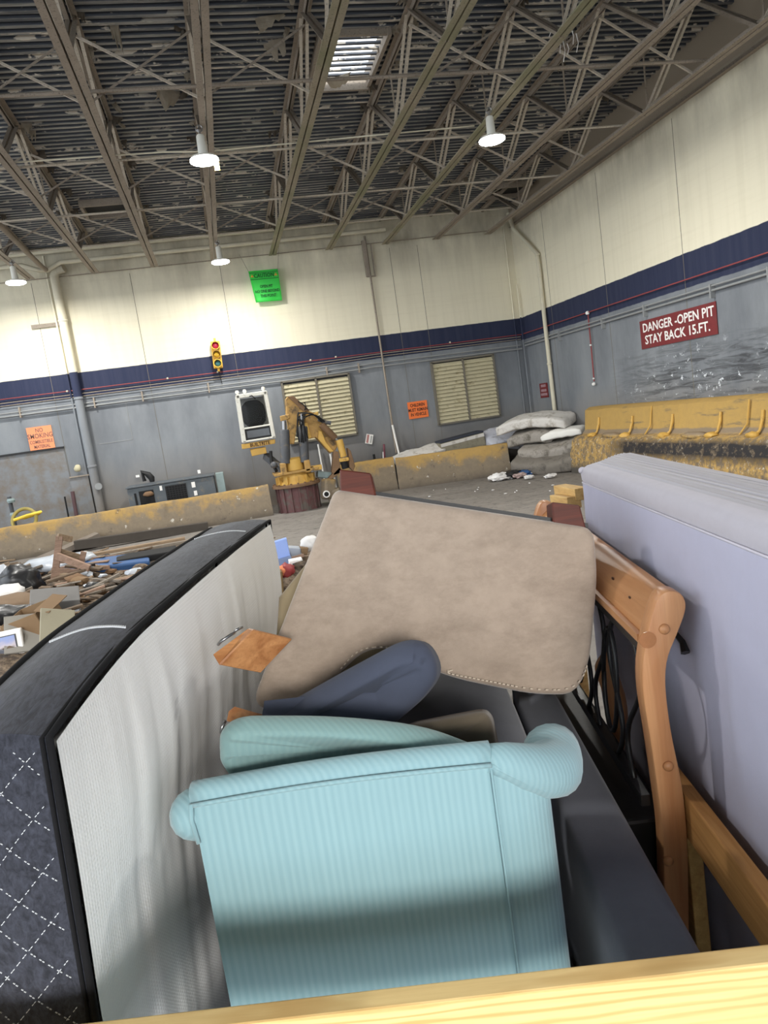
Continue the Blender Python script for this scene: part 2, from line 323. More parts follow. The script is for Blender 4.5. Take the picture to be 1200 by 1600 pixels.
# ------------------------------------------------------------------ mesh helpers
WM = {}
class MB:
    def __init__(s, frame=FB): s.bm = bmesh.new(); s.f = frame
    def box(s, c, size, rot=None, bev=0, seg=2):
        t = bmesh.new(); bmesh.ops.create_cube(t, size=1)
        for v in t.verts: v.co = Vector((v.co.x*size[0], v.co.y*size[1], v.co.z*size[2]))
        if bev: bmesh.ops.bevel(t, geom=t.edges[:], offset=bev, segments=seg, affect='EDGES', profile=.5)
        m = Matrix.Translation(c) @ (rot.to_4x4() if rot is not None else Matrix())
        bmesh.ops.transform(t, matrix=m, verts=t.verts); s.add(t); return s
    def add(s, t):
        me = bpy.data.meshes.new('t'); t.to_mesh(me); t.free(); s.bm.from_mesh(me); bpy.data.meshes.remove(me)
    def bar(s, a, b, w, h=None, up=(0, 0, 1), bev=0):
        a, b = Vector(a), Vector(b); d = b-a; L = d.length; d.normalize(); h = h or w
        u = Vector(up); x = d.cross(u)
        if x.length < 1e-4: x = d.cross(Vector((1, 0, 0)))
        x.normalize(); u = x.cross(d)
        r = Matrix((x, d, u)).transposed()
        return s.box((a+b)/2, (w, L, h), r, bev)
    def angle(s, a, b, w=.05, th=.008, up=(0, 0, 1), side=1):
        """steel angle: one flat leg and one standing leg"""
        a, b = Vector(a), Vector(b); d = (b-a).normalized(); u = Vector(up); x = d.cross(u); x.normalize(); u = x.cross(d)
        s.bar(a, b, w, th, u); o = x*(w/2-th/2)*side + u*(w/2)
        s.bar(a+o, b+o, th, w, u); return s
    def tube(s, pts, r, seg=8, cap=True):
        pts = [Vector(p) for p in pts]; rs = r if isinstance(r, (list, tuple)) else [r]*len(pts)
        rings = []; prev = None
        for i, p in enumerate(pts):
            if i == 0: d = pts[1]-p
            elif i == len(pts)-1: d = p-pts[i-1]
            else: d = (pts[i+1]-p).normalized()+(p-pts[i-1]).normalized()
            d.normalize()
            if prev is None:
                x = d.cross(Vector((0, 0, 1)))
                if x.length < .05: x = d.cross(Vector((1, 0, 0)))
            else: x = prev - d*prev.dot(d)
            x.normalize(); prev = x; y = d.cross(x)
            rings.append([s.bm.verts.new(p+(x*math.cos(k*2*PI/seg)+y*math.sin(k*2*PI/seg))*rs[i]) for k in range(seg)])
        for A, B in zip(rings, rings[1:]):
            for k in range(seg): s.bm.faces.new((A[k], A[(k+1) % seg], B[(k+1) % seg], B[k]))
        if cap: s.bm.faces.new(rings[0][::-1]); s.bm.faces.new(rings[-1])
        return s
    def prism(s, poly, vec, bev=0, seg=3):
        t = bmesh.new(); vec = Vector(vec); poly = [Vector(p) for p in poly]
        a = [t.verts.new(p) for p in poly]; b = [t.verts.new(p+vec) for p in poly]; n = len(a)
        t.faces.new(a[::-1]); t.faces.new(b)
        for i in range(n): t.faces.new((a[i], a[(i+1) % n], b[(i+1) % n], b[i]))
        bmesh.ops.recalc_face_normals(t, faces=t.faces)
        if bev:
            ed = [e for e in t.edges if all(len(f.verts) != 4 or n == 4 for f in e.link_faces) or any(f for f in e.link_faces if len(f.verts) == n)]
            bmesh.ops.bevel(t, geom=list(set(ed)), offset=bev, segments=seg, affect='EDGES', profile=.5, clamp_overlap=True)
        s.add(t); return s
    def lathe(s, c, prof, seg=24, mtx=None):
        c = Vector(c); rings = []
        for (r, z) in prof:
            ring = []
            for k in range(seg):
                v = Vector((r*math.cos(2*PI*k/seg), r*math.sin(2*PI*k/seg), z))
                if mtx is not None: v = mtx @ v
                ring.append(s.bm.verts.new(c+v))
            rings.append(ring)
        for A, B in zip(rings, rings[1:]):
            for k in range(seg): s.bm.faces.new((A[k], A[(k+1) % seg], B[(k+1) % seg], B[k]))
        s.bm.faces.new(rings[0][::-1]); s.bm.faces.new(rings[-1]); return s
    def grid(s, fn, nu, nv):
        vs = [[s.bm.verts.new(fn(i/nu, j/nv)) for j in range(nv+1)] for i in range(nu+1)]
        for i in range(nu):
            for j in range(nv): s.bm.faces.new((vs[i][j], vs[i+1][j], vs[i+1][j+1], vs[i][j+1]))
        return s
    def blob(s, c, size, sub=3, amp=.18, freq=3, seed=0, rot=None):
        from mathutils import noise as mn
        t = bmesh.new(); bmesh.ops.create_icosphere(t, subdivisions=sub, radius=1)
        for v in t.verts:
            k = 1+amp*mn.noise(v.co*freq+Vector((seed*3.1, seed*1.7, seed)))+amp*.5*mn.noise(v.co*freq*2.7+Vector((seed, seed*2, 5)))
            p = Vector((v.co.x*size[0], v.co.y*size[1], max(v.co.z, -.75)*size[2]))*k
            if rot is not None: p = rot @ p
            v.co = Vector(c)+p
        s.add(t); return s
    def softbox(s, c, size, rot=None, r=.05, n=8, puff=.02):
        """padded block: rounded edges and slightly swelling faces"""
        t = bmesh.new(); bmesh.ops.create_cube(t, size=2)
        bmesh.ops.subdivide_edges(t, edges=t.edges[:], cuts=n, use_grid_fill=True)
        hx = [q/2 for q in size]
        for v in t.verts:
            p = [v.co[i]*hx[i] for i in range(3)]
            q = [max(-(hx[i]-r), min(hx[i]-r, p[i])) for i in range(3)]
            d = Vector(p)-Vector(q)
            if d.length > 1e-6: d = d.normalized()*r
            k = 1
            o = Vector(q)+d
            for i in range(3):
                if abs(v.co[i]) > .999:
                    a, b = [j for j in range(3) if j != i]
                    o[i] += math.copysign(puff*(1-v.co[a]**2)*(1-v.co[b]**2), v.co[i])
            v.co = o
        m = Matrix.Translation(c) @ (rot.to_4x4() if rot is not None else Matrix())
        bmesh.ops.transform(t, matrix=m, verts=t.verts); s.add(t); return s
    def pillow(s, poly, vec, r=.04, n=6, puff=.0):
        """padded slab: outline swept along vec with a fully rounded front edge"""
        poly = [Vector(p) for p in poly]; vec = Vector(vec); d = vec.normalized(); L = vec.length
        c = sum(poly, Vector())/len(poly); m = len(poly); ins = []
        for i in range(m):
            a, b_ = poly[i-1], poly[(i+1) % m]; t = (b_-a).normalized(); q = t.cross(d).normalized()
            if q.dot(c-poly[i]) < 0: q = -q
            ins.append(q)
        rings = [[s.bm.verts.new(p+vec) for p in poly]]
        for k in range(n+1):
            a = k/n*PI/2
            rings.append([s.bm.verts.new(p-d*(r*math.sin(a))+q*(r*(1-math.cos(a)))) for p, q in zip(poly, ins)])
        base = [v.co.copy() for v in rings[-1]]
        for f in (.8, .6, .4, .2):
            rings.append([s.bm.verts.new(c+(p-c)*f-d*puff*(1-f*f)) for p in base])
        for A, B in zip(rings, rings[1:]):
            for k in range(m): s.bm.faces.new((A[k], A[(k+1) % m], B[(k+1) % m], B[k]))
        s.bm.faces.new(rings[0]); s.bm.faces.new(rings[-1]); return s
    def build(s, name, mat, parent=None, smooth=None, loc=None, rotz=None):
        bm = s.bm; bmesh.ops.transform(bm, matrix=s.f, verts=bm.verts)
        bmesh.ops.recalc_face_normals(bm, faces=bm.faces)
        if parent is not None: w = WM[parent.name]
        else:
            lo = Vector([min(v.co[i] for v in bm.verts) for i in range(3)]); hi = Vector([max(v.co[i] for v in bm.verts) for i in range(3)])
            if loc is None: loc = Vector(((lo.x+hi.x)/2, (lo.y+hi.y)/2, lo.z))
            if rotz is None: rotz = TAZ if s.f is FT else 0
            w = Matrix.Translation(loc) @ Matrix.Rotation(rotz, 4, 'Z')
        bmesh.ops.transform(bm, matrix=w.inverted(), verts=bm.verts)
        me = bpy.data.meshes.new(name); bm.to_mesh(me); bm.free()
        if mat is not None: me.materials.append(mat)
        if smooth:
            me.polygons.foreach_set('use_smooth', [True]*len(me.polygons))
            if smooth is not True and hasattr(me, 'set_sharp_from_angle'): me.set_sharp_from_angle(angle=math.radians(smooth))
        o = bpy.data.objects.new(name, me); COL.objects.link(o)
        if parent is not None: o.parent = parent
        else: o.matrix_world = w
        WM[o.name] = w.copy(); return o
def tag(o, label, cat, group=None, kind=None):
    o['label'] = label; o['category'] = cat
    if group: o['group'] = group
    if kind: o['kind'] = kind
    return o
def thing(name, label, cat, loc, rotz=0, group=None, frame=FB):
    o = bpy.data.objects.new(name, None); COL.objects.link(o); o.empty_display_size = .1
    if frame is FT: rotz += TAZ
    w = Matrix.Translation(frame @ Vector(loc)) @ Matrix.Rotation(rotz, 4, 'Z')
    o.matrix_world = w; WM[o.name] = w; return tag(o, label, cat, group)
def struct(o): o['kind'] = 'structure'; return o
def text_part(name, s, origin, right, up, size, mat, parent, squash=.8, depth=.002, align='CENTER', bold=0.0, frame=FB):
    cu = bpy.data.curves.new('lettering', 'FONT'); cu.body = s; cu.size = size; cu.align_x = align; cu.align_y = 'CENTER'; cu.extrude = depth/2; cu.offset = bold; cu.resolution_u = 2
    t = bpy.data.objects.new('t', cu); COL.objects.link(t)
    bpy.context.view_layer.update()
    dg = bpy.context.evaluated_depsgraph_get(); me = bpy.data.meshes.new_from_object(t.evaluated_get(dg))
    bpy.data.objects.remove(t); bpy.data.curves.remove(cu)
    right = Vector(right).normalized(); up = Vector(up).normalized(); nz = right.cross(up)
    b = MB(frame); b.bm.from_mesh(me); bpy.data.meshes.remove(me)
    m = Matrix.Translation(origin) @ Matrix((right*squash, up, nz)).transposed().to_4x4()
    bmesh.ops.transform(b.bm, matrix=m, verts=b.bm.verts)
    return b.build(name, mat, parent)
def dup(o, loc, label=None, group=None):
    r = o.copy(); COL.objects.link(r); w = WM[o.name].copy(); w.translation = Vector(loc); r.matrix_world = w; WM[r.name] = w
    if label: r['label'] = label
    if group: r['group'] = group
    for ch in list(o.children):
        c = ch.copy(); COL.objects.link(c); c.parent = r
        for g in list(ch.children):
            d = g.copy(); COL.objects.link(d); d.parent = c
    return r

E3 = lambda x, y, z: (Matrix.Rotation(math.radians(z), 3, 'Z') @ Matrix.Rotation(math.radians(y), 3, 'Y') @ Matrix.Rotation(math.radians(x), 3, 'X'))
# ================================================================== THE HALL
YB, XR = 20.0, 8.85
ROOF = lambda y: 5.2 + .033*(YB-y)        # roof deck height over the eye
b = MB(); b.box((0, 8, -2.15), (30, 34, .1)); struct(b.build('floor', M['floor']))
b = MB(); b.box((-1.7, YB+.15, 1.7), (21.4, .3, 7.6)); struct(b.build('wall_back', M['wall_back']))
b = MB(); b.box((XR+.15, 5.9, 1.85), (.3, 28.2, 7.9)); struct(b.build('wall_right', M['wall_right']))
b = MB(); b.box((-1.6, -8.15, 4.3), (21, .3, 3.2)); struct(b.build('wall_sun_block', M['wall_right']))  # unseen header, added to keep the low sun off the debris
# concrete panel joints on the back and side walls
jb = MB()
for x in (-4.04, -1.66, .62, 5.24, 6.04): jb.box((x, YB-.001, 1.2), (.011, .004, 6.4))
for y in (18.0, 15.2, 12.4, 9.4, 6.4): jb.box((XR-.001, y, 1.9), (.004, .012, 5.2))
struct(jb.build('trim_1', M['joint']))
# small grey access panel outline
def rect_lines(b, x0, x1, z0, z1, y, w=.02):
    b.box(((x0+x1)/2, y, z1), (x1-x0, .01, w)); b.box(((x0+x1)/2, y, z0), (x1-x0, .01, w)); b.box((x1, y, (z0+z1)/2), (w, .01, z1-z0)); return b
jb = MB(); rect_lines(jb, -3.2, -2.35, .22, 1.2, YB-.002, .015); struct(jb.build('trim_2', M['pipe_gray']))

# ribbed roof deck, with the skylight opening left free
SKY = (2.30, 3.32, 11.0, 12.62)
def deck(x0, x1, y0, y1, bm):
    p = .152; k0 = int(math.ceil(y0/p)); ys = []
    prof = ((0, 0), (.042, 0), (.056, .075), (.126, .075), (.14, 0))
    k = k0
    pts = []
    while k*p < y1:
        for (d, h) in prof: pts.append((k*p+d, h))
        k += 1
    pts = [(min(max(y, y0), y1), h) for y, h in pts]
    prev = None
    for y, h in pts:
        a = bm.verts.new((x0, y, ROOF(y)+h)); c = bm.verts.new((x1, y, ROOF(y)+h))
        if prev: bm.faces.new((prev[0], prev[1], c, a))
        prev = (a, c)
    return
b = MB()
deck(-12, SKY[0], -8, YB, b.bm); deck(SKY[1], XR, -8, YB, b.bm); deck(SKY[0], SKY[1], -8, SKY[2], b.bm); deck(SKY[0], SKY[1], SKY[3], YB, b.bm)  # rear stretch out of view, lengthened to cut overhead sky light
# roofing felt over the ribs, holed at the same place
for (x0, x1, y0, y1) in ((-12, SKY[0], -8, YB), (SKY[1], XR, -8, YB), (SKY[0], SKY[1], -8, SKY[2]), (SKY[0], SKY[1], SKY[3], YB)):
    q = [b.bm.verts.new((x, y, ROOF(y)+.11)) for x, y in ((x0, y0), (x1, y0), (x1, y1), (x0, y1))]; b.bm.faces.new(q)
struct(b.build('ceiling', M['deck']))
# skylight: curb and the bars left across the opening
sk = thing('skylight', 'bright roof skylight crossed by dark bars between two roof joists', 'skylight', (2.8, 11.8, ROOF(11.8)))
b = MB()
for x in (SKY[0], SKY[1]): b.box((x, 11.8, ROOF(11.8)+.05), (.06, 1.7, .26))
for y in (SKY[2], SKY[3]): b.box((2.8, y, ROOF(y)+.05), (1.05, .06, .26))
b.build('curb', M['steel'], sk)
y = SKY[2]+.1
while y < SKY[3]-.05:
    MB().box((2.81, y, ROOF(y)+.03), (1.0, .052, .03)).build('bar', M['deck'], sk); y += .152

# ------------------------------------------------------------------ roof joists
def angle_pair(b, y0, y1, x, z, w, up):
    for s in (-1, 1):
        b.box((x+s*(w/2+.012), (y0+y1)/2, z), (w, y1-y0, .01))
        b.box((x+s*.017, (y0+y1)/2, z+up*w/2), (.009, y1-y0, w))
ords = ['nearest', 'second', 'third', 'fourth', 'fifth', 'sixth', 'seventh', 'eighth', 'ninth']
JX = [8.04, 6.52, 5.07, 3.52, 2.01, .5, -1.0, -2.45, -3.98]
BOT = [17.5, 14.72, 11.92, 9.12, 6.32, 3.5, .7]
for i, x in enumerate(JX):
    lab = 'dusty steel roof joist %s the red danger sign wall' % ('running closest to' if i == 0 else ords[i]+' counted from')
    j = thing('roof_joist', lab, 'roof joist', (x, 10, 4.44), 0, 'open web roof joists')
    mt = M['steel_moss'] if i in (3, 4, 2) else M['steel']
    b = MB(); angle_pair(b, -2.4, 19.75, x, 4.445, .085, 1); b.build('bottom_chord', mt, j)
    b = MB()
    for s in (-1, 1):
        for (w_, h_, dx, dz) in ((.075, .01, .05, -.03), (.01, .08, .02, -.07)):
            b.bar((x+s*dx, -2.4, ROOF(-2.4)+dz), (x+s*dx, 19.95, ROOF(19.95)+dz), w_, h_)
    b.build('top_chord', M['steel'], j)
    for k, yb in enumerate(BOT):
        zb = 4.47
        for yt, wide in ((yb-1.36, .045), (yb+1.3, .06)):
            if yt > 19.6: yt = 19.6
            b = MB()
            for s in (-1, 1): b.angle((x+s*.045, yb+(.06 if yt > yb else -.06), zb), (x+s*.045, yt, ROOF(yt)-.06), wide, .007, (0, 1, 0), s)
            b.build('web', M['steel_lt'] if wide < .05 else M['steel'], j)
        MB().bar((x+.01, yb, zb), (x+.01, yb-.02, ROOF(yb)-.06), .022, .022, (0, 1, 0)).build('web', M['steel'], j)
# bridging between the joists
for (yy, cross) in ((14.1, 1), (10.6, 1), (17.2, 1), (7.2, 1)):
    for i in range(len(JX)-1):
        xa, xb = JX[i], JX[i+1]
        if xa == 3.52 and yy == 10.6: continue
        for (x0, x1) in ((xa, xb), (xb, xa)):
            b = MB(); off = .03 if x0 > x1 else -.03
            b.angle((x0, yy+off, 4.50), (x1, yy+off, ROOF(yy)-.14), .03, .005, (0, 1, 0))
            tag(b.build('bridging_brace', M['steel_lt'] if x0 > x1 else M['steel']), 'thin steel angle brace crossing slantwise between two roof joists', 'brace', 'diagonal braces between roof joists')
HB = [(10.45, 4.60, .026, 'thick'), (12.75, 4.56, .02, 'thin'), (15.4, 4.56, .022, 'paler'), (18.2, 4.70, .022, 'far')]
hl = {'thick': 'horizontal steel pipe crossing the joists nearest overhead before the lamps', 'thin': 'thin horizontal rod crossing the joists just above the two nearer lamps', 'paler': 'horizontal steel rod crossing the joists behind the two nearer lamps', 'far': 'horizontal steel rod crossing the joists close to the cream back wall'}
for (yy, z, r, k) in HB:
    tag(MB().tube([(-5.5, yy, z), (8.2, yy, z)], r, 8).build('bridging_rod', M['steel_lt'] if k != 'thick' else M['steel'], smooth=60), hl[k], 'rod', 'horizontal rods across the joists')
tag(MB().tube([(-5.5, 12.4, 4.5), (-.2, 12.45, 4.53), (.45, 12.35, 4.46)], .012, 6).build('lamp_conduit', M['pipe_cream'], smooth=60), 'slim pale conduit running to the lamp on the middle joist', 'conduit')
tag(MB().tube([(.55, 12.35, 4.46), (5.0, 12.3, 4.56)], .012, 6).build('lamp_conduit', M['pipe_cream'], smooth=60), 'slim pale conduit between the two nearer ceiling lamps', 'conduit')
# ledger on the side wall
struct(MB().angle((XR-.05, -2.4, 4.6), (XR-.05, 19.9, 4.6), .09, .012, (0, 0, 1), 1).build('trim_3', M['steel']))

# torn insulation facing hanging off the deck
def flap(x, y, w, h, seed, drop=.0, mat=None):
    rr = random.Random(seed); z = ROOF(y)+.012-drop
    b = MB(); a = rr.uniform(-1, 1); tilt = rr.uniform(.2, 1.2); cur = rr.uniform(-.35, .35)
    jag = [rr.uniform(.25, 1.15) for _ in range(8)]
    cx, sx = math.cos(a), math.sin(a)
    def fn(u, v):
        L = h*v*jag[min(7, int(u*7.9))]
        uu = (u-.5)*w*(1-.3*v*rr.random())
        o = math.sin(tilt*v)*L*.8+cur*v*(u-.5)*w*2
        return Vector((x+uu*cx-o*sx, y+uu*sx+o*cx, z-L*math.cos(tilt*v)+.015*math.sin(9*u)*v))
    b.grid(fn, 6, 5)
    bmesh.ops.solidify(b.bm, geom=b.bm.faces[:], thickness=.006)
    return b.build('insulation_flap', mat or (M['foil'] if rr.random() < .5 else M['foil_dk']))
k = 0
for i, x in enumerate(JX[:]):
    for y in (9.3, 10.1, 10.9, 11.7, 12.5, 13.4, 14.3, 15.3, 16.3, 17.4):
        rr = random.Random(i*31+int(y*10))
        for _q in range(rr.choice((1, 2, 3, 3))):
            k += 1
            tag(flap(x+rr.choice((-1, 1))*rr.uniform(.08, .22), y+rr.uniform(-.3, .3), rr.uniform(.06, .22), rr.uniform(.06, .22), k+50), 'small torn scrap of insulation facing hanging from the ribbed roof deck', 'insulation', 'torn insulation scraps under the roof')
for (px, py, w, h, lab) in ((265, 150, .42, .30, 'large crumpled pale flap of torn insulation left of the middle joist'), (425, 45, .42, .16, 'torn pale insulation strip sticking out near the skylight, upper of two'), (430, 80, .36, .26, 'bent pale insulation scrap near the skylight, lower of two'), (532, 130, .5, .16, 'pale insulation sheet hanging under the lower edge of the skylight'), (182, 60, .12, .34, 'narrow strip of insulation dangling alone from open deck')):
    p = PZ(px, py, 5.35); o = flap(p.x, p.y, w, h, px, .0, M['foil']); tag(o, lab, 'insulation')

for k in range(7):
    p = PZ(858+k*7, 40+(k*37 % 30), 4.7); L = .14+.05*(k*5 % 4)
    tag(MB().tube([p, p+Vector((.02, 0, -L*.5)), p+Vector((-.015+.01*(k % 3), .01, -L))], .006, 5).build('dangling_strip', M['signwhite']), 'thin pale strip dangling from the second roof joist', 'strip', 'pale strips dangling from a roof joist')
for (px, py, lab) in ((168, 322, 'dark roof hatch frame between joists left of the middle lamps'), (790, 292, 'dark roof hatch frame below the lamp nearest the side wall')):
    p = PZ(px, py, 5.27); zc = ROOF(p.y)-.07; hm = thing('roof_hatch', lab, 'hatch', (p.x, p.y, zc))
    b = MB()
    for sx in (-.5, .5): b.box((p.x+sx, p.y, zc), (.06, .9, .14))
    for sy in (-.45, .45): b.box((p.x, p.y+sy, zc), (1.06, .06, .14))
    b.build('frame', M['steel'], hm); MB().box((p.x, p.y, zc+.04), (.98, .88, .02)).build('cover', M['dark'], hm)
# ------------------------------------------------------------------ lamps
def lamp(loc, label):
    l = thing('high_bay_lamp', label, 'ceiling lamp', loc, 0, 'round LED ceiling lamps'); x, y, z = loc
    MB().lathe((x, y, z), [(.075, .0), (.19, -.005), (.205, .02), (.19, .05), (.08, .075)], 28).build('housing', M['white_paint'], l, 40)
    b = MB(); b.lathe((x, y, z), [(.06, -.014), (.19, -.014), (.207, .0), (.207, .016), (.19, -.002), (.06, -.006)], 28); b.build('led_panel', M['led'], l)
    b = MB(); b.lathe((x, y, z), [(.06, .07), (.07, .1), (.062, .34), (.05, .36)], 16); b.build('driver_box', M['white_paint'], l, 40)
    b = MB(); b.tube([(x, y, z+.36), (x, y, z+.5)], .012, 6); b.lathe((x, y, z+.4), [(.02, 0), (.04, .03), (.02, .06)], 12)
    b.tube([(x+.05*math.cos(t), y, z+.45+.05*math.sin(t)) for t in [q*PI/6 for q in range(13)]], .008, 6); b.build('hook', M['chrome'], l, 40)
    return l
L1 = lamp((.385, 11.3, 3.95), 'round bright ceiling lamp under the middle joist with yellow tag')
MB().box((.55, 11.28, 3.86), (.07, .012, .12)).build('tag', M['tl_yellow'], L1)
def lamp_at(loc, label):
    return lamp(loc, label)
lamp_at((4.86, 11.3, 3.95), 'round bright ceiling lamp hanging nearest the cream side wall')
lamp_at((.585, 17.75, 3.95), 'round bright ceiling lamp hanging beside the green caution banner')
lamp_at((-3.9, 17.8, 3.95), 'round bright ceiling lamp near the thick cream downpipe')
LAMPS = [(.385, 11.3), (4.86, 11.3), (.585, 17.75), (-3.9, 17.8)]

# ------------------------------------------------------------------ wall services
def pipe(name, pts, r, mat, label, cat='pipe', group=None, seg=12):
    return tag(MB().tube(pts, r, seg).build(name, mat, smooth=60), label, cat, group)
pipe('overhead_pipe', [(-5.6, 19.75, 5.03), (5.6, 19.75, 5.12)], .045, M['pipe_cream'], 'upper cream pipe along the top of the back wall')
pipe('overhead_pipe', [(-5.6, 19.6, 4.74), (-4.1, 19.6, 4.75), (-3.75, 19.7, 4.62), (-3.55, 19.7, 4.6), (-3.2, 19.62, 4.74), (3.2, 19.6, 4.78), (5.1, 19.6, 4.8)], .055, M['pipe_cream'], 'lower cream pipe along the back wall dipping to the downpipe')
pipe('cable_line', [(-5.6, 19.9, 4.44), (8.2, 19.9, 4.57)], .012, M['steel'], 'thin dark cable strung along the top of the back wall', 'cable')
pipe('roof_drain_pipe', [(-3.6, 8.5, 4.86), (-3.6, 19.3, 4.62), (-3.55, 19.55, 4.58)], .06, M['steel'], 'round dark drain pipe running under the roof to the downpipe')
dp = thing('downpipe', 'thick downpipe on the back wall painted cream, navy and grey', 'pipe', (-3.43, 19.8, -2.1))
MB().tube([(-3.15, 19.72, 4.62), (-3.38, 19.8, 4.58), (-3.44, 19.82, 4.45), (-3.44, 19.82, -2.08)], .105, 16).build('pipe_body', M['wall_back'], dp, 60)
for z in (3.35, 1.4, -.35): MB().lathe((-3.44, 19.82, z), [(.106, 0), (.12, .01), (.12, .05), (.106, .06)], 16).build('coupling', M['wall_back'], dp, 40)
MB().box((-3.85, 19.93, 3.33), (.75, .03, .09)).build('bracket', M['steel'], dp)
MB().lathe(P(154, 760, 19.68), [(.09, -.02), (.09, .02)], 14, Matrix.Rotation(PI/2, 3, 'X')).build('cleanout_cap', M['pipe_gray'], dp, 40)
pipe('riser_conduit', [(-3.62, 19.93, 5.0), (-3.62, 19.93, -.9)], .025, M['wall_back'], 'thin conduit running down beside the thick downpipe', 'conduit')
cd = thing('conduit_drop', 'dark stained conduit dropping down the back wall right of the banner', 'conduit', (4.6, 19.9, -2.0))
MB().tube([(4.58, 19.93, 4.75), (4.60, 19.93, 1.6), (4.62, 19.93, -1.2)], .028, 8).build('conduit', M['steel'], cd, 60)
b = MB(); b.box((4.52, 19.9, 4.15), (.1, .1, .95)); b.box((4.72, 19.92, 4.12), (.03, .05, .85)); b.box((4.62, 19.92, 3.68), (.24, .05, .03)); b.build('hanger_frame', M['steel'], cd)
pipe('corner_conduit', [(8.62, 19.94, 4.6), (8.62, 19.94, -.9)], .022, M['wall_back'], 'thin painted conduit down the corner on the back wall side', 'conduit')
pipe('corner_conduit', [(8.76, 19.8, 3.0), (8.76, 19.8, -.9)], .022, M['wall_right'], 'thin painted conduit in the corner, nearer the downpipe', 'conduit')
sp = thing('side_downpipe', 'white downpipe on the side wall with a slanting top, near the corner', 'pipe', (8.75, 18.28, -.9))
MB().tube([(8.72, 19.75, 4.95), (8.72, 19.5, 4.45), (8.74, 18.55, 3.72), (8.76, 18.3, 3.5), (8.76, 18.28, 3.2), (8.76, 18.28, -.9)], .055, 12).build('pipe_body', M['pipe_cream'], sp, 60)
for z in (3.45, 2.9, .6): MB().lathe((8.76, 18.28, z), [(.056, 0), (.068, .01), (.068, .05), (.056, .06)], 12).build('coupling', M['pipe_cream'], sp, 40)
# red sprinkler line and conduits along the band
rp = thing('red_sprinkler_pipe', 'thin red pipe running along the navy band on both walls', 'pipe', (0, 19.9, 1.6))
MB().tube([(-5.8, 19.93, 1.66), (8.78, 19.93, 1.62), (8.79, 19.7, 1.62), (8.79, 6.5, 1.60)], .013, 6).build('pipe_run', M['red_pipe'], rp, 60)
for x in (-3.7, -1.2, .1, 2.6, 3.3, 6.6): MB().lathe((x, 19.92, 1.655), [(.012, -.02), (.024, -.01), (.024, .02), (.012, .03)], 8, Matrix.Rotation(PI/2, 3, 'Y')).build('fitting', M['pipe_cream'], rp)
rd = thing('red_drop_pipe', 'short red pipe hanging down the side wall with white nozzle', 'pipe', (8.79, 16.02, -.1))
MB().tube([(8.79, 16.02, 1.6), (8.79, 16.03, .95), (8.79, 16.05, .0)], .016, 6).build('pipe_body', M['red_pipe'], rd)
for p, r in (((8.78, 16.02, 1.6), .05), ((8.78, 16.03, .85), .025), ((8.78, 16.05, .06), .025), ((8.77, 16.05, -.07), .045)): MB().blob(p, (r, r, r), 2, .05).build('fitting', M['signwhite'], rd, True)
for (za, zb, r, lab) in ((1.56, 1.54, .011, 'thin dark cable under the red pipe, upper of two'), (1.49, 1.47, .011, 'thin dark cable under the red pipe, lower of two'), (1.30, 1.30, .02, 'grey conduit along the back wall just under the navy band, upper'), (1.22, 1.20, .024, 'grey conduit along the back wall just under the navy band, lower')):
    pipe('wall_conduit', [(-5.8, 19.93, za), (2.0, 19.93, zb), (4.4, 19.93, zb+.05), (8.75, 19.93, zb+.02)], r, M['pipe_gray'] if r > .015 else M['steel'], lab, 'conduit')
for (z, r, m, lab) in ((1.36, .018, 'pipe_gray', 'grey conduit along the side wall above the danger sign, upper'), (1.28, .022, 'pipe_gray', 'grey conduit along the side wall above the danger sign, lower')):
    pipe('side_conduit', [(8.79, 19.8, z), (8.79, 6.5, z)], r, M[m], lab, 'conduit')
for y in (17.6, 15.4, 13.7, 11.6, 10.2):
    tag(MB().box((8.80, y, 1.27), (.10, .035, .24)).build('conduit_strap', M['pipe_gray']), 'small grey strap holding the conduits on the side wall', 'strap', 'straps on the side wall conduits')
for x in (-4.9, -3.1, -1.9, -.2, 3.0, 3.9):
    tag(MB().box((x, 19.95, 1.28), (.035, .10, .26)).build('conduit_clamp', M['steel']), 'small dark clamp holding the conduits on the back wall', 'clamp', 'clamps on the back wall conduits')

# louvred vents
def louvre(n, x0, x1, z0, z1):
    w = thing('louvre_window', ('cream louvred wall vent behind the yellow crane' if n == 1 else 'cream louvred wall vent beside the orange children sign'), 'louvre', ((x0+x1)/2, YB, z0)); 
    b = MB(); cx = (x0+x1)/2; zc = (z0+z1)/2; y = YB-.06
    for x in (x0, cx, x1): b.box((x, y, zc), (.05, .12, z1-z0))
    for z in (z0, z1): b.box((cx, y, z), (x1-x0+.05, .12, .05))
    b.build('frame', M['joint'], w)
    MB().box((cx, YB-.02, zc), (x1-x0, .02, z1-z0)).build('back_panel', M['black'], w)
    for (xa, xb) in ((x0+.025, cx-.025), (cx+.025, x1-.025)):
        z = z0+.07
        while z < z1-.04:
            MB().box(((xa+xb)/2, y-.005, z), (xb-xa, .012, .125), Matrix.Rotation(math.radians(-32), 3, 'X')).build('slat', M['louvre'], w); z += .105
    return w
louvre(1, 1.73, 3.58, -.5, 1.17); louvre(2, 5.98, 7.83, -.59, 1.165)

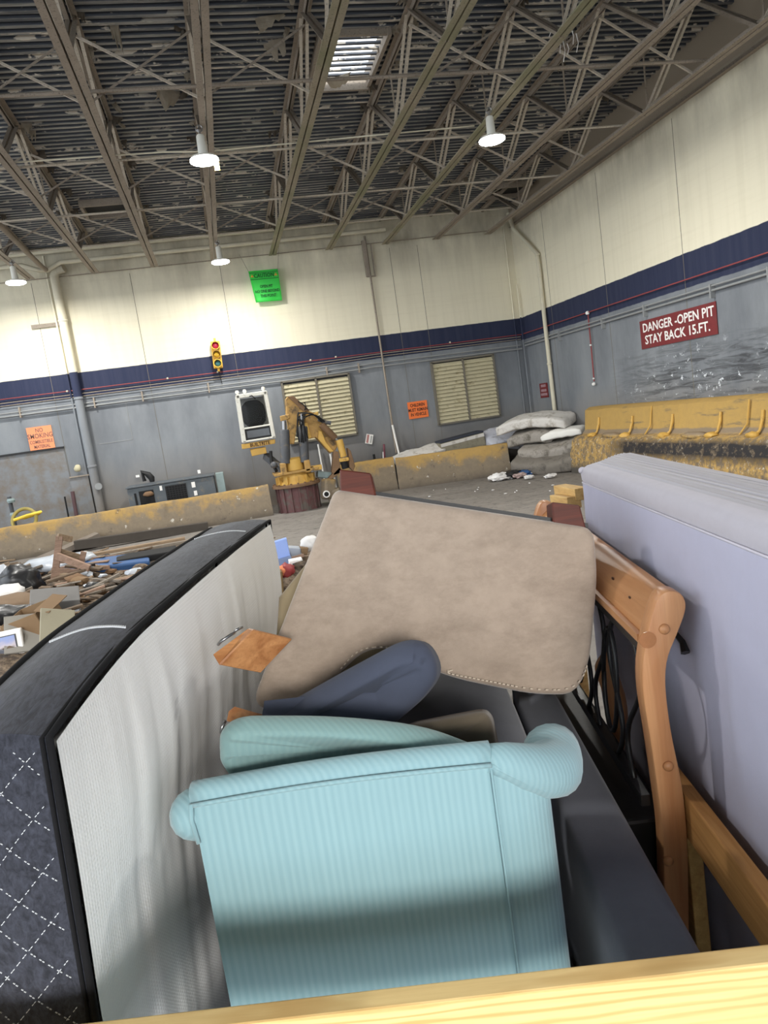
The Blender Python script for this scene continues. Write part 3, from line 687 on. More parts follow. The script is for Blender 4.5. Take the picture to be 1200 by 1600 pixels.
# door recess
b = MB(); b.box((-5.2, YB-.005, -.95), (2.28, .03, 2.4)); d1 = struct(b.build('door_1', M['door'])); 
MB().box((-5.2, YB-.03, .27), (2.3, .06, .05)).build('lintel_bar', M['black'], d1)
cb = thing('grey_cabinet', 'shallow grey cabinet on the wall beside the thick downpipe', 'cabinet', (-3.78, 19.9, -1.7))
MB().box((-3.82, 19.93, -1.25), (.46, .1, 1.5), None, .01).build('body', M['door'], cb)
MB().box((-3.80, 19.87, -.52), (.5, .05, .03)).build('top_edge', M['steel'], cb)
tag(MB().blob(P(121, 732, 19.86), (.09, .06, .1), 2, .3, 2, 3).build('yellow_beacon', M['louvre'], smooth=True), 'small dull yellow lump sitting on the wall cabinet', 'beacon')
# pipe stand at far side
ps = thing('valve_stand', 'dark pipe stand with valve at the frame edge by the door', 'valve', (-5.45, 19.3, -2.1))
MB().tube([(-5.42, 19.4, -2.1), (-5.42, 19.4, -.75)], .05, 8).build('pipe_body', M['crane_dark'], ps, 60)
for z in (-1.2, -.85): MB().lathe((-5.38, 19.35, z), [(.08, -.05), (.1, 0), (.08, .05)], 10).build('valve', M['teal_box'], ps)

# ------------------------------------------------------------------ signs
def sign(name, label, c, w, h, right, up, mat, lines, ink, th=.012, border=None):
    right, up = Vector(right).normalized(), Vector(up).normalized(); nz = right.cross(up); c = Vector(c)
    s = thing(name, label, 'sign', c-up*h/2)
    MB().box(c, (w, h, th), Matrix((right, up, nz)).transposed()).build('board', mat, s)
    for (txt, dx, dy, size, sq, m, bold) in lines:
        text_part('lettering', txt, c+right*dx+up*dy+nz*(th/2+.001), right, up, size, m or ink, s, sq, .004, 'CENTER', bold)
    return s
sign('danger_sign', 'large red DANGER OPEN PIT sign painted on the side wall', (8.835, 12.78, .80), 2.42, .575, (0, -1, 0), (0, 0, 1), M['signred'],
     [('DANGER -OPEN PIT', .02, .125, .25, 1.02, None, .004), ('STAY BACK 15.FT.', -.02, -.125, .25, 1.04, None, .004)], M['signwhite'])
c = (P(636, 629, 19.97)+P(670, 651, 19.97))/2
sign('orange_sign', 'small bright orange CHILDREN MUST REMAIN sign beside the louvred vent', c, .575, .475, (1, 0, 0), (0, 0, 1), M['orange'],
     [('CHILDREN', 0, .13, .125, .72, None, .003), ('MUST REMAIN', 0, 0, .125, .72, None, .003), ('IN VEHICLE', 0, -.13, .125, .72, None, .003)], M['ink'])
c = (P(40, 669, 19.97)+P(87, 700, 19.97))/2
sign('orange_sign', 'faded orange NO SMOKING sign above the grey door', c, .6, .595, (1, 0, 0), (0, 0, 1), M['orange_pale'],
     [('NO', 0, .2, .15, .8, None, .002), ('SMOKING', 0, .06, .17, .8, None, .002), ('COMBUSTIBLE', 0, -.09, .12, .72, None, .002), ('MATERIAL', 0, -.21, .12, .72, None, .002)], M['ink_gray'])
# green banner hung on two cords
g = thing('green_banner', 'bright green CAUTION banner hanging high on the back wall', 'banner', (1.75, 19.75, 3.3))
A, B_, C_, D_ = [P(*q, 19.75) for q in ((388, 424), (434, 420), (441, 469), (400, 473))]
def ban(u, v):
    p = (A.lerp(B_, u)).lerp(D_.lerp(C_, u), v); p.y += .03*math.sin(u*5+v*3)*v; return p
b = MB(); b.grid(ban, 10, 10); bmesh.ops.solidify(b.bm, geom=b.bm.faces[:], thickness=.004); b.build('cloth', M['green'], g, True)
ux = (B_-A).normalized(); uz = (A-D_).normalized(); uz = (uz-ux*uz.dot(ux)).normalized(); cen = (A+B_+C_+D_)/4+Vector((0, -.045, 0))
text_part('lettering', 'CAUTION', A.lerp(B_, .5)-uz*.14+Vector((.0, -.02, 0)), ux, uz, .145, M['darkgreen'], g, .8, .003, 'CENTER', .002)
for k, (t, dz) in enumerate((('OPEN PIT', -.02), ('NO ONE BEYOND', -.14), ('THIS POINT', -.26))):
    text_part('lettering', t, cen+uz*dz+ux*.01*k, ux, uz, .1, M['darkgreen'], g, .78, .003, 'CENTER', .003)
b = MB(); 
for z in (.06, .225): b.bar(A-uz*z+Vector((.02, -.015, 0)), B_-uz*z+Vector((-.02, -.015, 0)), .01, .01)
b.build('printed_rule', M['darkgreen'], g)
for u in (.1, .9):
    c0 = A.lerp(B_, u)-uz*.14+Vector((0, -.015, 0))
    tri = [c0+ux*(.05*math.cos(t))+uz*(.05*math.sin(t)) for t in (PI/2, PI/2+2*PI/3, PI/2+4*PI/3)]
    MB().prism(tri, (0, -.006, 0)).build('warning_symbol', M['tl_yellow'], g)
    MB().bar(c0+Vector((0, -.009, -.012)), c0+Vector((0, -.009, .025)), .014, .004).build('warning_symbol', M['trim_red'], g)
for p, q in ((A, P(374, 398, 19.8)), (B_, P(436, 380, 19.8))): MB().tube([p, q], .006, 5).build('cord', M['steel'], g)
# painted red notice, weathered away, on the side wall by the corner; label on the back wall
p = PX(850, 610, 8.835); nt = thing('weathered_notice', 'small weathered red notice with pale bands near the corner', 'sign', p)
MB().box(p, (.012, .5, .40)).build('board', M['signred'], nt)
for dz, w in ((.13, .3), (0, .34), (-.11, .4)): MB().box(p+Vector((-.008, 0, dz)), (.004, w, .07)).build('faded_band', plain('faded_pink', (158, 128, 132), .8, .3, 20), nt)
p = P(577, 686, 19.97); nt = thing('tilted_notice', 'small white notice hung crooked on the back wall below the vent', 'sign', p)
R_ = Matrix.Rotation(math.radians(17), 3, 'Y')
MB().box(p, (.2, .01, .27), R_).build('board', M['signwhite'], nt)
MB().box(p+R_ @ Vector((-.045, -.007, 0)), (.06, .004, .23), R_).build('red_band', plain('notice_red', (170, 120, 116), .8, .3, 40), nt)
MB().box(p+R_ @ Vector((.05, -.007, 0)), (.045, .004, .2), R_).build('grey_band', plain('notice_grey', (168, 170, 166), .8, .4, 60), nt)

# traffic light
t = thing('traffic_light', 'yellow traffic light with three lenses on the back wall', 'traffic light', (.12, 19.85, 1.75))
a, c = P(336, 536, 19.85), P(341, 573, 19.85); axis = (a-c).normalized(); xr = Vector((axis.z, 0, -axis.x)); R_ = Matrix((xr, Vector((0, 1, 0)), axis)).transposed(); cen = (a+c)/2
MB().box(cen, (.24, .16, .70), R_, .02).build('housing', M['tl_yellow'], t)
for k, m in ((.23, 'redlens'), (0, 'amber'), (-.23, 'greenlens')):
    c0 = cen+axis*k+Vector((0, -.085, 0)); rx = Matrix.Rotation(PI/2, 3, 'X')
    ln = MB().lathe(c0, [(.088, 0), (.08, .02), (.05, .035), (.01, .04)], 18, rx).build('lens', M[m], t, True)
    MB().lathe(c0, [(.092, -.02), (.108, -.02), (.108, .1), (.092, .1), (.092, -.02)], 18, rx).build('visor', M['tl_yellow'] if k else plain('signal_yellow_dk', (150, 112, 40), .5, .1, 9), t, 40)
for s in (.40, -.40): MB().bar(cen+axis*s*.85, cen+axis*s*1.08, .06, .06).build('mount', M['tl_yellow'], t)
MB().tube([cen-axis*.42, cen-axis*.42+Vector((.03, .06, -.35))], .01, 5).build('cable', M['black'], t)

# ------------------------------------------------------------------ barriers
def jersey(name, label, a, b_, h, wtop=.22, wbot=.62):
    a, b_ = Vector(a), Vector(b_); d = (b_-a).normalized(); nrm = Vector((d.y, -d.x, 0))   # nrm looks at the viewer
    prof = [(wbot/2, 0), (wbot/2, .10), (wtop/2+.07, .34), (wtop/2+.01, h-.05), (wtop/2-.03, h), (-wtop/2+.03, h), (-wtop/2-.01, h-.05), (-wtop/2-.07, .34), (-wbot/2, .10), (-wbot/2, 0)]
    from mathutils import noise as mn
    m = MB(); L = (b_-a).length; nseg = max(6, int(L/.12)); rings = []
    for i in range(nseg+1):
        p = a.lerp(b_, i/nseg); ring = []
        for k, (o, z) in enumerate(prof):
            q = p+nrm*o+Vector((0, 0, z)); j = .02*mn.noise(q*3.1)+.012*mn.noise(q*9)
            if 0 < z: q += nrm*j*(1 if o > 0 else -1)+Vector((0, 0, j*.6))
            ring.append(m.bm.verts.new(q))
        rings.append(ring)
    n = len(prof)
    for A, B2 in zip(rings, rings[1:]):
        for k in range(n): m.bm.faces.new((A[k], A[(k+1) % n], B2[(k+1) % n], B2[k]))
    m.bm.faces.new(rings[0]); m.bm.faces.new(rings[-1][::-1])
    return tag(m.build(name, M['barrier'], smooth=35), label, 'barrier')
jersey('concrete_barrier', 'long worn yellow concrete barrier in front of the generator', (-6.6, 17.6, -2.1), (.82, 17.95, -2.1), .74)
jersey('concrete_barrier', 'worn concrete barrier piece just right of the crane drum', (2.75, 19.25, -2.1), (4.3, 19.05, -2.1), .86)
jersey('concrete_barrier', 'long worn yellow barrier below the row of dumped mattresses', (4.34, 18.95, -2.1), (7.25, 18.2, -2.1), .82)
# stepped curb on the side wall
cu = thing('stepped_curb', 'stepped yellow concrete curb with black scuffs along the side wall', 'curb', (8.4, 11, -2.1))
prof = [(8.84, -2.1), (8.84, -.60), (8.62, -.60), (8.50, -.66), (8.44, -1.12), (8.36, -1.22), (8.16, -1.25), (8.08, -1.32), (8.02, -1.62), (7.98, -2.1)]
m = MB(); rings = []; from mathutils import noise as mn
for i in range(91):
    y = 16.1-i*.115; ring = []
    for (x, z) in prof:
        q = Vector((x, y, z))
        if x < 8.7 and z > -2: q += Vector((1, 0, .7))*(.03*mn.noise(q*2.3)+.018*mn.noise(q*8))
        ring.append(m.bm.verts.new(q))
    rings.append(ring)
n_ = len(prof)
for A2, B2 in zip(rings, rings[1:]):
    for k in range(n_): m.bm.faces.new((A2[k], A2[(k+1) % n_], B2[(k+1) % n_], B2[k]))
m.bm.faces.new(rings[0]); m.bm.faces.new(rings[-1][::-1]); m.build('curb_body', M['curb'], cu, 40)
for i, (px, tall) in enumerate(((936, 0), (988, 0), (1018, 1), (1051, 0), (1126, 0), (1170, 1), (1192, 0))):
    p = PX(px, 672, 8.42); y = p.y; st = MB()
    if tall: st.tube([(8.47, y, -.66), (8.40, y, -1.05), (8.33, y+.12, -1.23)], .015, 6)
    else:
        st.tube([(8.45, y, -.84), (8.43, y, -.98), (8.36, y, -1.16), (8.28, y+.03, -1.24)], [.026, .03, .022, .045], 7)
        st.blob((8.24, y+.03, -1.22), (.10, .13, .06), 2, .3, 3, i)
    st.build('rebar_stub', M['crane_yellow_clean'], cu, 50)
for px in (955, 1085):
    p = PX(px, 673, 8.25); MB().blob((8.24, p.y, -1.23), (.12, .35, .07), 3, .3, 3, px).build('mortar_lump', M['curb'], cu, True)

# ------------------------------------------------------------------ crane
cr = thing('grapple_crane', 'yellow pedestal crane with white operator cab standing behind the barrier', 'crane', (1.5, 17.95, -2.1))
cx, cy = 1.52, 17.95
b = MB(); b.lathe((cx, cy, -2.1), [(.50, 0), (.50, .60)], 28)
for k in range(16):
    t_ = k*2*PI/16; b.box((cx+.51*math.cos(t_), cy+.51*math.sin(t_), -1.8), (.05, .03, .6), Matrix.Rotation(t_, 3, 'Z'))
b.build('drum', M['maroon'], cr, 30)
MB().lathe((cx, cy, -1.5), [(.54, 0), (.60, .01), (.60, .07), (.54, .08)], 32).build('flange', M['rust'], cr, 30)
for k in range(20):
    t_ = k*2*PI/20; MB().lathe((cx+.55*math.cos(t_), cy+.55*math.sin(t_), -1.42), [(.025, 0), (.025, .03)], 6).build('bolt', M['rust'], cr)
b = MB(); b.lathe((cx, cy, -1.43), [(.47, 0), (.40, .10), (.36, .27)], 28)
for k in range(12):
    t_ = k*2*PI/12; b.box((cx+.43*math.cos(t_), cy+.43*math.sin(t_), -1.33), (.12, .025, .2), Matrix.Rotation(t_, 3, 'Z'))
b.build('pedestal_cone', M['crane_yellow_clean'], cr, 30)
tp = Matrix.Rotation(math.radians(-1), 3, 'Y')
MB().box((cx+.02, cy, -1.13), (1.08, .9, .06), tp, .01).build('turntable', M['crane_yellow'], cr)
MB().box((cx+.55, cy-.35, -1.11), (.2, .12, .12), None, .01).build('step_block', M['crane_yellow_clean'], cr)
Yc = 17.75
MB().lathe(P(460, 725, Yc), [(.2, -.16), (.22, -.14), (.22, .12), (.16, .16)], 18).build('pivot_hub', M['crane_yellow_clean'], cr, 40)
for q in ((443, 733), (480, 728)):
    c0 = P(*q, Yc-.15); b = MB(); b.box(c0, (.15, .2, .3), None, .03); b.build('cylinder_foot', M['crane_yellow'], cr)
def cyl(name, a, b_, r, mat, rod=None):
    a, b_ = Vector(a), Vector(b_); o = MB().tube([a, a.lerp(b_, .97), b_], [r, r, r*.8], 14).build(name, mat, cr, 50)
    d = (b_-a).normalized(); e = b_+d*(rod or .25)
    r_ = MB().tube([b_, e], r*.45, 10).build('piston_rod', M['chrome'], cr, 50); return o
cyl('hydraulic_cylinder', P(446, 724, Yc-.12), P(444, 671, Yc-.12), .125, M['crane_dark'], .2)
cyl('hydraulic_cylinder', P(476, 722, Yc-.12), P(473, 666, Yc-.12), .115, M['crane_dark'], .3)
def plate(name, px, y, th, mat): return MB().prism([P(*q, y) for q in px], (0, th, 0), .012, 1).build(name, mat, cr)
plate('boom_column', [(447, 624), (450, 619), (458, 620), (480, 640), (474, 652), (463, 672), (460, 694), (449, 694), (451, 668), (448, 648)], Yc-.1, .36, M['crane_yellow'])
plate('boom_column_flange', [(449, 619), (459, 619), (484, 641), (476, 644)], Yc-.16, .48, M['rust'])
plate('boom', [(478, 640), (492, 646), (503, 660), (524, 684), (530, 692), (524, 704), (516, 708), (494, 684), (481, 686), (476, 660)], Yc-.05, .3, M['crane_yellow'])
plate('boom_gusset', [(474, 660), (480, 660), (487, 684), (481, 686)], Yc-.12, .08, M['crane_yellow_clean'])
plate('boom_gusset', [(498, 672), (503, 674), (509, 690), (522, 706), (515, 706), (497, 686)], Yc-.12, .06, M['crane_yellow_clean'])
plate('sheave_bracket', [(438, 650), (452, 647), (453, 653), (449, 656), (439, 658)], Yc-.14, .2, M['crane_yellow'])
cyl('stick_cylinder', P(502, 663, Yc-.18), P(524, 685, Yc-.18), .085, M['rust'], .12)
MB().tube([P(497, 655, Yc-.2), P(510, 660, Yc-.2), P(517, 661, Yc-.2)], .05, 8).build('stick_pin', M['crane_dark'], cr, 50)
plate('lamp_bracket', [(491, 645), (497, 643), (498, 648), (492, 650)], Yc-.2, .1, M['crane_yellow_clean'])
cyl('grapple_cylinder', P(530, 687, Yc-.2), P(537, 714, Yc-.2), .085, M['crane_yellow_clean'], .08)
MB().box(P(537, 718, Yc-.2), (.24, .2, .09), None, .02).build('grapple_head', M['crane_yellow_clean'], cr)
MB().tube([P(537, 720, Yc-.2), P(540, 732, Yc-.2)], .09, 10).build('swivel', M['dark'], cr, 50)
for q in ([(522, 704), (529, 706), (532, 730), (534, 738), (522, 743), (519, 738)], [(543, 700), (548, 704), (555, 728), (552, 736), (546, 730), (545, 712)], [(530, 730), (536, 735), (520, 748), (510, 752)]):
    MB().prism([P(*k_, Yc-.25) for k_ in q], (0, .25, 0), .01, 1).build('grapple_tine', M['rust'], cr)
rr = random.Random(3)
for k in range(9):
    a_ = P(470+rr.uniform(-4, 6), 650+rr.uniform(-6, 6), Yc-.22-.02*k); e_ = P(464+k*3.4, 690+rr.uniform(-14, 4), Yc-.2-.02*k)
    if k > 5: e_ = P(500+rr.uniform(-5, 8), 655+rr.uniform(0, 8), Yc-.25)
    mid = (a_+e_)/2+Vector((rr.uniform(-.1, .05), -.08, rr.uniform(.1, .28)))
    pts = [(a_*(1-s)**2+mid*2*s*(1-s)+e_*s*s) for s in [q/8 for q in range(9)]]
    MB().tube(pts, .018, 6).build('hose', M['dark'], cr, 60)
for q in ([(466, 627), (474, 632), (481, 640)], [(476, 628), (478, 636), (476, 641)]): MB().tube([P(*k_, Yc-.2) for k_ in q], .014, 6).build('hose', M['dark'], cr, 60)
# cab
Yd = 18.05
cab_c = [P(369, 618, Yd), P(416, 611, Yd), P(430, 684, Yd), P(380, 692, Yd)]
A_, B2, C2, D2 = cab_c; rt = (B2-A_).normalized(); upv = (A_-D2).normalized()
cab = MB()
def cb_pt(u, v, o=0.): p = (A_.lerp(B2, u)).lerp(D2.lerp(C2, u), v); return p+Vector((0, o, 0))
for u in (.04, .96):
    cab.bar(cb_pt(u, 0), cb_pt(u, 1), .09, .09, (0, 1, 0), .01)
    cab.bar(cb_pt(u, 0, .85), cb_pt(u, 1, .85), .09, .09, (0, 1, 0), .01)
    for v in (.03, .97): cab.bar(cb_pt(u, v), cb_pt(u, v, .85), .08, .08, (0, 0, 1), .01)
for v, w in ((.03, .09), (.71, .04), (.98, .04)): cab.bar(cb_pt(0, v), cb_pt(1, v), .09, w, (0, 0, 1), .01)
cab.bar(cb_pt(0, .0, .85), cb_pt(1, .0, .85), .09, .09)
cb_ = cab.build('cab_frame', M['white_paint'], cr)
MB().prism([cb_pt(.02, .02, .02), cb_pt(.98, .02, .02), cb_pt(.98, .02, .83), cb_pt(.02, .02, .83)], (0, 0, .04)).build('roof_panel', M['white_paint'], cb_)
MB().prism([cb_pt(.06, .06, .8), cb_pt(.94, .06, .8), cb_pt(.94, .97, .8), cb_pt(.06, .97, .8)], (0, .03, 0)).build('rear_panel', plain('cab_grey', (128, 128, 126), .7, .2, 6), cb_)
MB().prism([cb_pt(.0, .55, .05), cb_pt(.04, .55, .05), cb_pt(.04, .97, .8), cb_pt(.0, .97, .8)], (0, .02, 0)).build('door_panel', M['white_paint'], cb_)
MB().softbox(cb_pt(.5, .42, .55), (.5, .22, .58), None, .1, 8, .05).build('seat', M['dark'], cb_, True)
MB().prism([cb_pt(.09, .09, .03), cb_pt(.91, .09, .03), cb_pt(.91, .69, .03), cb_pt(.09, .69, .03)], (0, .008, 0)).build('windscreen', M['glass'], cb_)
b = MB(); b.prism([cb_pt(.06, .73, .01), cb_pt(.94, .73, .01), cb_pt(.94, .96, .01), cb_pt(.06, .96, .01)], (0, .03, 0)); b.build('lower_window_rim', M['black'], cb_)
MB().prism([cb_pt(.16, .77, .0), cb_pt(.86, .77, .0), cb_pt(.86, .92, .0), cb_pt(.16, .92, .0)], (0, .01, 0)).build('lower_window', plain('dark_glass', (62, 64, 66), .15, .2, 7, bump=0, spec=.6), cb_)
MB().tube([cb_pt(.42, .06, -.06), cb_pt(.5, .05, -.08), cb_pt(.56, .1, -.07), cb_pt(.6, .13, -.05)], .014, 6).build('wiper', M['black'], cb_)
for u in (.05, .3, .93): MB().lathe(cb_pt(u, -.03, .2), [(.03, 0), (.05, .04), (.03, .09)], 8).build('cab_light', M['white_paint'], cb_)
bd = [P(378, 694.5, Yd), P(430, 686.5, Yd), P(430, 693, Yd), P(379, 702, Yd)]
MB().prism(bd, (0, .8, 0), .008, 1).build('name_board', M['crane_yellow_clean'], cr)
bc = (bd[0]+bd[1]+bd[2]+bd[3])/4; br = (bd[1]-bd[0]).normalized()
text_part('lettering', 'BUILTRITE', bc+Vector((.03, -.006, 0)), br, Vector((-br.z, 0, br.x)), .12, M['ink'], cr, .9, .004, 'CENTER', .003)
MB().prism([P(391, 702, Yd+.1), P(415, 698, Yd+.1), P(417, 708, Yd+.1), P(394, 713, Yd+.1)], (0, .3, 0), .008, 1).build('step_box', M['crane_yellow_clean'], cr)
MB().bar(P(415, 712, Yd+.3), P(446, 738, Yc+.1), .16, .16, bev=.01).build('cab_arm', M['crane_dark'], cr)
MB().tube([P(423, 705, Yd), P(424, 722, Yd-.05), P(432, 736, Yc)], .04, 8).build('hose', M['dark'], cr, 60)
MB().blob(P(428, 727, Yc-.05), (.09, .09, .09), 2, .2).build('swivel_joint', M['crane_dark'], cr, True)

# debris at the crane foot
tag(MB().box(P(508, 742, 18.0), (.42, .3, .16), Matrix.Rotation(.25, 3, 'Y'), .03).build('metal_scrap', M['teal_box']), 'pale blue-grey metal scrap beside the crane drum', 'scrap')
for k, (px, py, sz, rz) in enumerate(((513, 764, (.3, .3, .5), 20), (524, 776, (.34, .3, .4), -15))):
    tag(MB().box(P(px, py, 17.6), sz, E3(8*k-4, 12-20*k, rz), .05, 2).build('concrete_lump', M['barrier']), ('broken concrete lump standing against the crane drum', 'broken concrete lump half hidden behind the tan sofa corner')[k], 'rubble')
wl = thing('pulley', 'small white pulley ring lying by the crane drum above the tan sofa', 'pulley', P(510, 772, 17.3))
MB().lathe(P(510, 772, 17.3), [(.06, -.02), (.085, -.02), (.085, .02), (.06, .02), (.06, -.02)], 16, Matrix.Rotation(PI/2, 3, 'X')).build('rim', M['signwhite'], wl, 40)
MB().lathe(P(510, 772, 17.3), [(.03, -.035), (.055, -.03), (.055, .03), (.03, .035)], 12, Matrix.Rotation(PI/2, 3, 'X')).build('hub', M['dark'], wl, 40)

# ------------------------------------------------------------------ generator and oddments along the back wall
ge = thing('generator_set', 'long dark grey generator box behind the barrier', 'generator', (-1.5, 19.35, -2.1))
MB().box((-1.52, 19.4, -1.55), (2.15, .8, 1.1), None, .015).build('enclosure', M['gen'], ge)
MB().box((-1.52, 19.4, -.975), (2.2, .86, .04), None, .01).build('roof_plate', M['gen'], ge)
b = MB()
for k in range(7): b.box((-1.42, 18.995, -1.42+.055*k), (.5, .02, .02))
for k in range(8): b.box((-1.66+.07*k, 18.99, -1.27), (.015, .02, .38))
b.build('grille', M['black'], ge)
MB().box((-1.42, 18.998, -1.27), (.52, .01, .4)).build('grille_backing', M['dark'], ge)
MB().box((-2.15, 18.998, -1.28), (.36, .012, .36)).build('open_panel', M['dark'], ge)
MB().blob((-2.1, 18.97, -1.2), (.13, .05, .07), 2, .3).build('engine_part', M['rust'], ge, True)
for (x, z, w, h) in ((-.98, -1.14, .09, .14), (-.96, -1.36, .08, .12), (-1.78, -1.1, .06, .12), (-2.42, -1.28, .05, .3)): MB().box((x, 18.992, z), (w, .01, h)).build('sticker', M['signwhite'] if z > -1.2 or x > -1 else M['dark'], ge)
MB().tube([P(226, 752, 19.3), P(222, 738, 19.3), P(232, 742, 19.3), P(237, 747, 19.3), P(238, 753, 19.3)], [.05, .07, .08, .08, .06], 8).build('exhaust_pipe', M['black'], ge, 50)
MB().box((-.3, 19.3, -1.5), (.2, .4, 1.1), None, .01).build('end_box', M['teal_box'], ge)
tag(MB().box(P(311, 737, 19.3), (.07, .05, .09)).build('white_cup', M['signwhite']), 'tiny white cup standing on the generator roof', 'cup')
tag(MB().box(P(215, 744, 19.95), (.09, .02, .06)).build('wall_tag', M['signwhite']), 'tiny white tag on the grey wall above the generator', 'tag')
# yellow hose coil
hc = thing('hose_coil', 'yellow hose coil lying on the barrier by the door', 'hose', (-5.3, 18.2, -1.35))
c0 = P(38, 812, 17.9)
MB().tube([c0+Vector((.26*math.cos(t_*.3), .1*math.sin(t_*.3)*1.5, .24*math.sin(t_*.3))) for t_ in range(-2, 14)], .04, 8).build('loop', plain('hose_olive', (150, 136, 74), .5, .2, 8), hc, 60)
MB().tube([c0+Vector((-.2, -.05, .03)), c0+Vector((.1, -.12, .09)), c0+Vector((.38, 0, .12)), c0+Vector((.3, .1, .08)), c0+Vector((-.05, .1, .03))], .035, 8).build('loop', plain('hose_yellow', (226, 196, 70), .5, .1, 8), hc, 60)
def stick(name, a, b_, r, mat, label, cat): return tag(MB().tube([a, b_], r, 7).build(name, mat, smooth=60), label, cat)
stick('white_pole', P(613, 664, 19.85), P(624, 702, 19.8)+Vector((0, 0, -.5)), .03, M['signwhite'], 'white pole leaning on the back wall under the dark conduit', 'pole')
stick('white_pole', P(497, 694, 19.85), P(504, 728, 19.8)+Vector((0, 0, -.6)), .025, M['signwhite'], 'white pole leaning on the back wall behind the crane, longer', 'pole')
stick('white_pole', P(516, 709, 19.85), P(519, 720, 19.8)+Vector((0, 0, -.9)), .03, M['signwhite'], 'short white pole behind the crane grapple', 'pole')
stick('red_broom_handle', P(600, 694, 19.8), P(598, 726, 19.7)+Vector((0, 0, -.6)), .03, plain('dull_red', (110, 62, 72), .6, .2, 8), 'dull red handle leaning on the wall beside the concrete barrier', 'broom')
stick('grey_rake_handle', P(599, 706, 19.8), P(595, 728, 19.7)+Vector((0, 0, -.6)), .02, M['signwhite'], 'thin pale handle leaning on the wall beside the red one', 'rake')
stick('dark_shovel', P(584, 710, 19.75), P(588, 728, 19.6)+Vector((0, 0, -.6)), .035, M['dark'], 'dark shovel handle leaning on the wall near the crooked notice', 'shovel')
stick('iron_bar', P(101, 776, 19.7), P(106, 804, 19.6)+Vector((0, 0, -.6)), .022, M['dark'], 'thin dark iron bar leaning by the grey door', 'bar')
stick('dark_red_post', P(113, 768, 19.7), P(118, 804, 19.6)+Vector((0, 0, -.6)), .05, plain('dark_maroon', (84, 62, 64), .7, .2, 8), 'dark red post leaning by the grey door frame', 'post')

# ------------------------------------------------------------------ dumped mattresses in the corner
from mathutils import noise as mn
def mattress(name, label, c, size, rot, mat, bend=0, r=.07, puff=.012):
    b = MB(); b.softbox((0, 0, 0), size, None, min(r*.7, min(size)/2.05), 14, puff)
    for v in b.bm.verts:
        t_ = v.co.x/(size[0]/2); v.co.z += bend*(1-t_*t_)
        v.co += Vector((.4, .4, 1))*(.045*mn.noise(v.co*2.6+Vector((size[0]*7, size[2]*9, 1)))+.02*mn.noise(v.co*7))
    m_ = Matrix.Translation(c) @ rot.to_4x4(); bmesh.ops.transform(b.bm, matrix=m_, verts=b.bm.verts)
    return tag(b.build(name, mat, smooth=True), label, 'mattress', 'dumped mattresses')
mw = plain('stained_white_mattress', (206, 202, 196), .85, .1, 5, dirt=(150, 142, 130), dirt_t=(.52, .7)); mg = plain('grey_mattress', (150, 144, 136), .85, .2, 5, dirt=(104, 98, 90), dirt_t=(.5, .66)); mb_ = plain('olive_mattress', (136, 130, 112), .85, .15, 5, dirt=(110, 102, 88)); ml = plain('blue_white_mattress', (188, 190, 200), .85, .1, 5, dirt=(140, 140, 146), dirt_t=(.52, .66))
def at(px, py, y, d=(0, 0, 0)): return P(px, py, y)+Vector(d)
m1 = mattress('white_mattress', 'low white mattress lying at the start of the row behind the barrier', at(655, 712, 19.45), (1.35, .75, .24), E3(14, -8, 4), mw, .0, .05)
bs = thing('box_spring', 'olive box spring with dark top standing behind the barrier', 'box spring', at(722, 705, 19.4), 0, 'dumped mattresses')
c0 = at(721, 694, 19.35, (0, 0, -.1)); R_ = E3(0, -6, -3)
MB().box(c0, (1.28, .5, .58), R_, .03).build('body', mb_, bs)
MB().box(c0+R_ @ Vector((0, .05, .31)), (1.28, .62, .06), R_, .02).build('dark_cover', plain('navy_cover', (52, 56, 66), .8, .2, 6), bs)
MB().box(c0+R_ @ Vector((0, -.252, .22)), (1.26, .01, .09), R_).build('pale_border', mw, bs)
mattress('striped_mattress', 'blue-white mattress with grey border tilted over the barrier end', at(792, 690, 19.15), (1.25, .9, .3), E3(24, 5, 0), ml, .12, .06)
mattress('folded_mattress', 'topmost stained white mattress arching over the heap in the corner', at(842, 663, 17.75, (-.1, 0, 0)), (1.95, .85, .25), E3(10, 0, -50), mw, .14, .09)
mattress('folded_mattress', 'grey white mattress folded in the middle of the corner heap', at(832, 683, 17.75), (1.2, .8, .26), E3(10, -3, -40), mg, .06, .1)
mattress('folded_mattress', 'clean white mattress strip on the curb side of the heap', at(880, 678, 16.95), (1.05, .5, .17), E3(8, -4, -44), plain('clean_white_mattress', (228, 226, 220), .8, .08, 5), .05, .07)
mattress('slumped_mattress', 'dark grey slumped mattress under the folded ones in the corner', at(860, 698, 17.15), (1.5, .9, .3), E3(14, -2, -44), mg, -.08, .12)
mattress('slumped_mattress', 'dirty grey mattress at the bottom of the corner heap', at(855, 717, 16.9), (1.7, .9, .34), E3(18, 0, -44), plain('dirty_grey_mattress', (116, 110, 102), .9, .2, 5, dirt=(84, 80, 74)), -.1, .14)
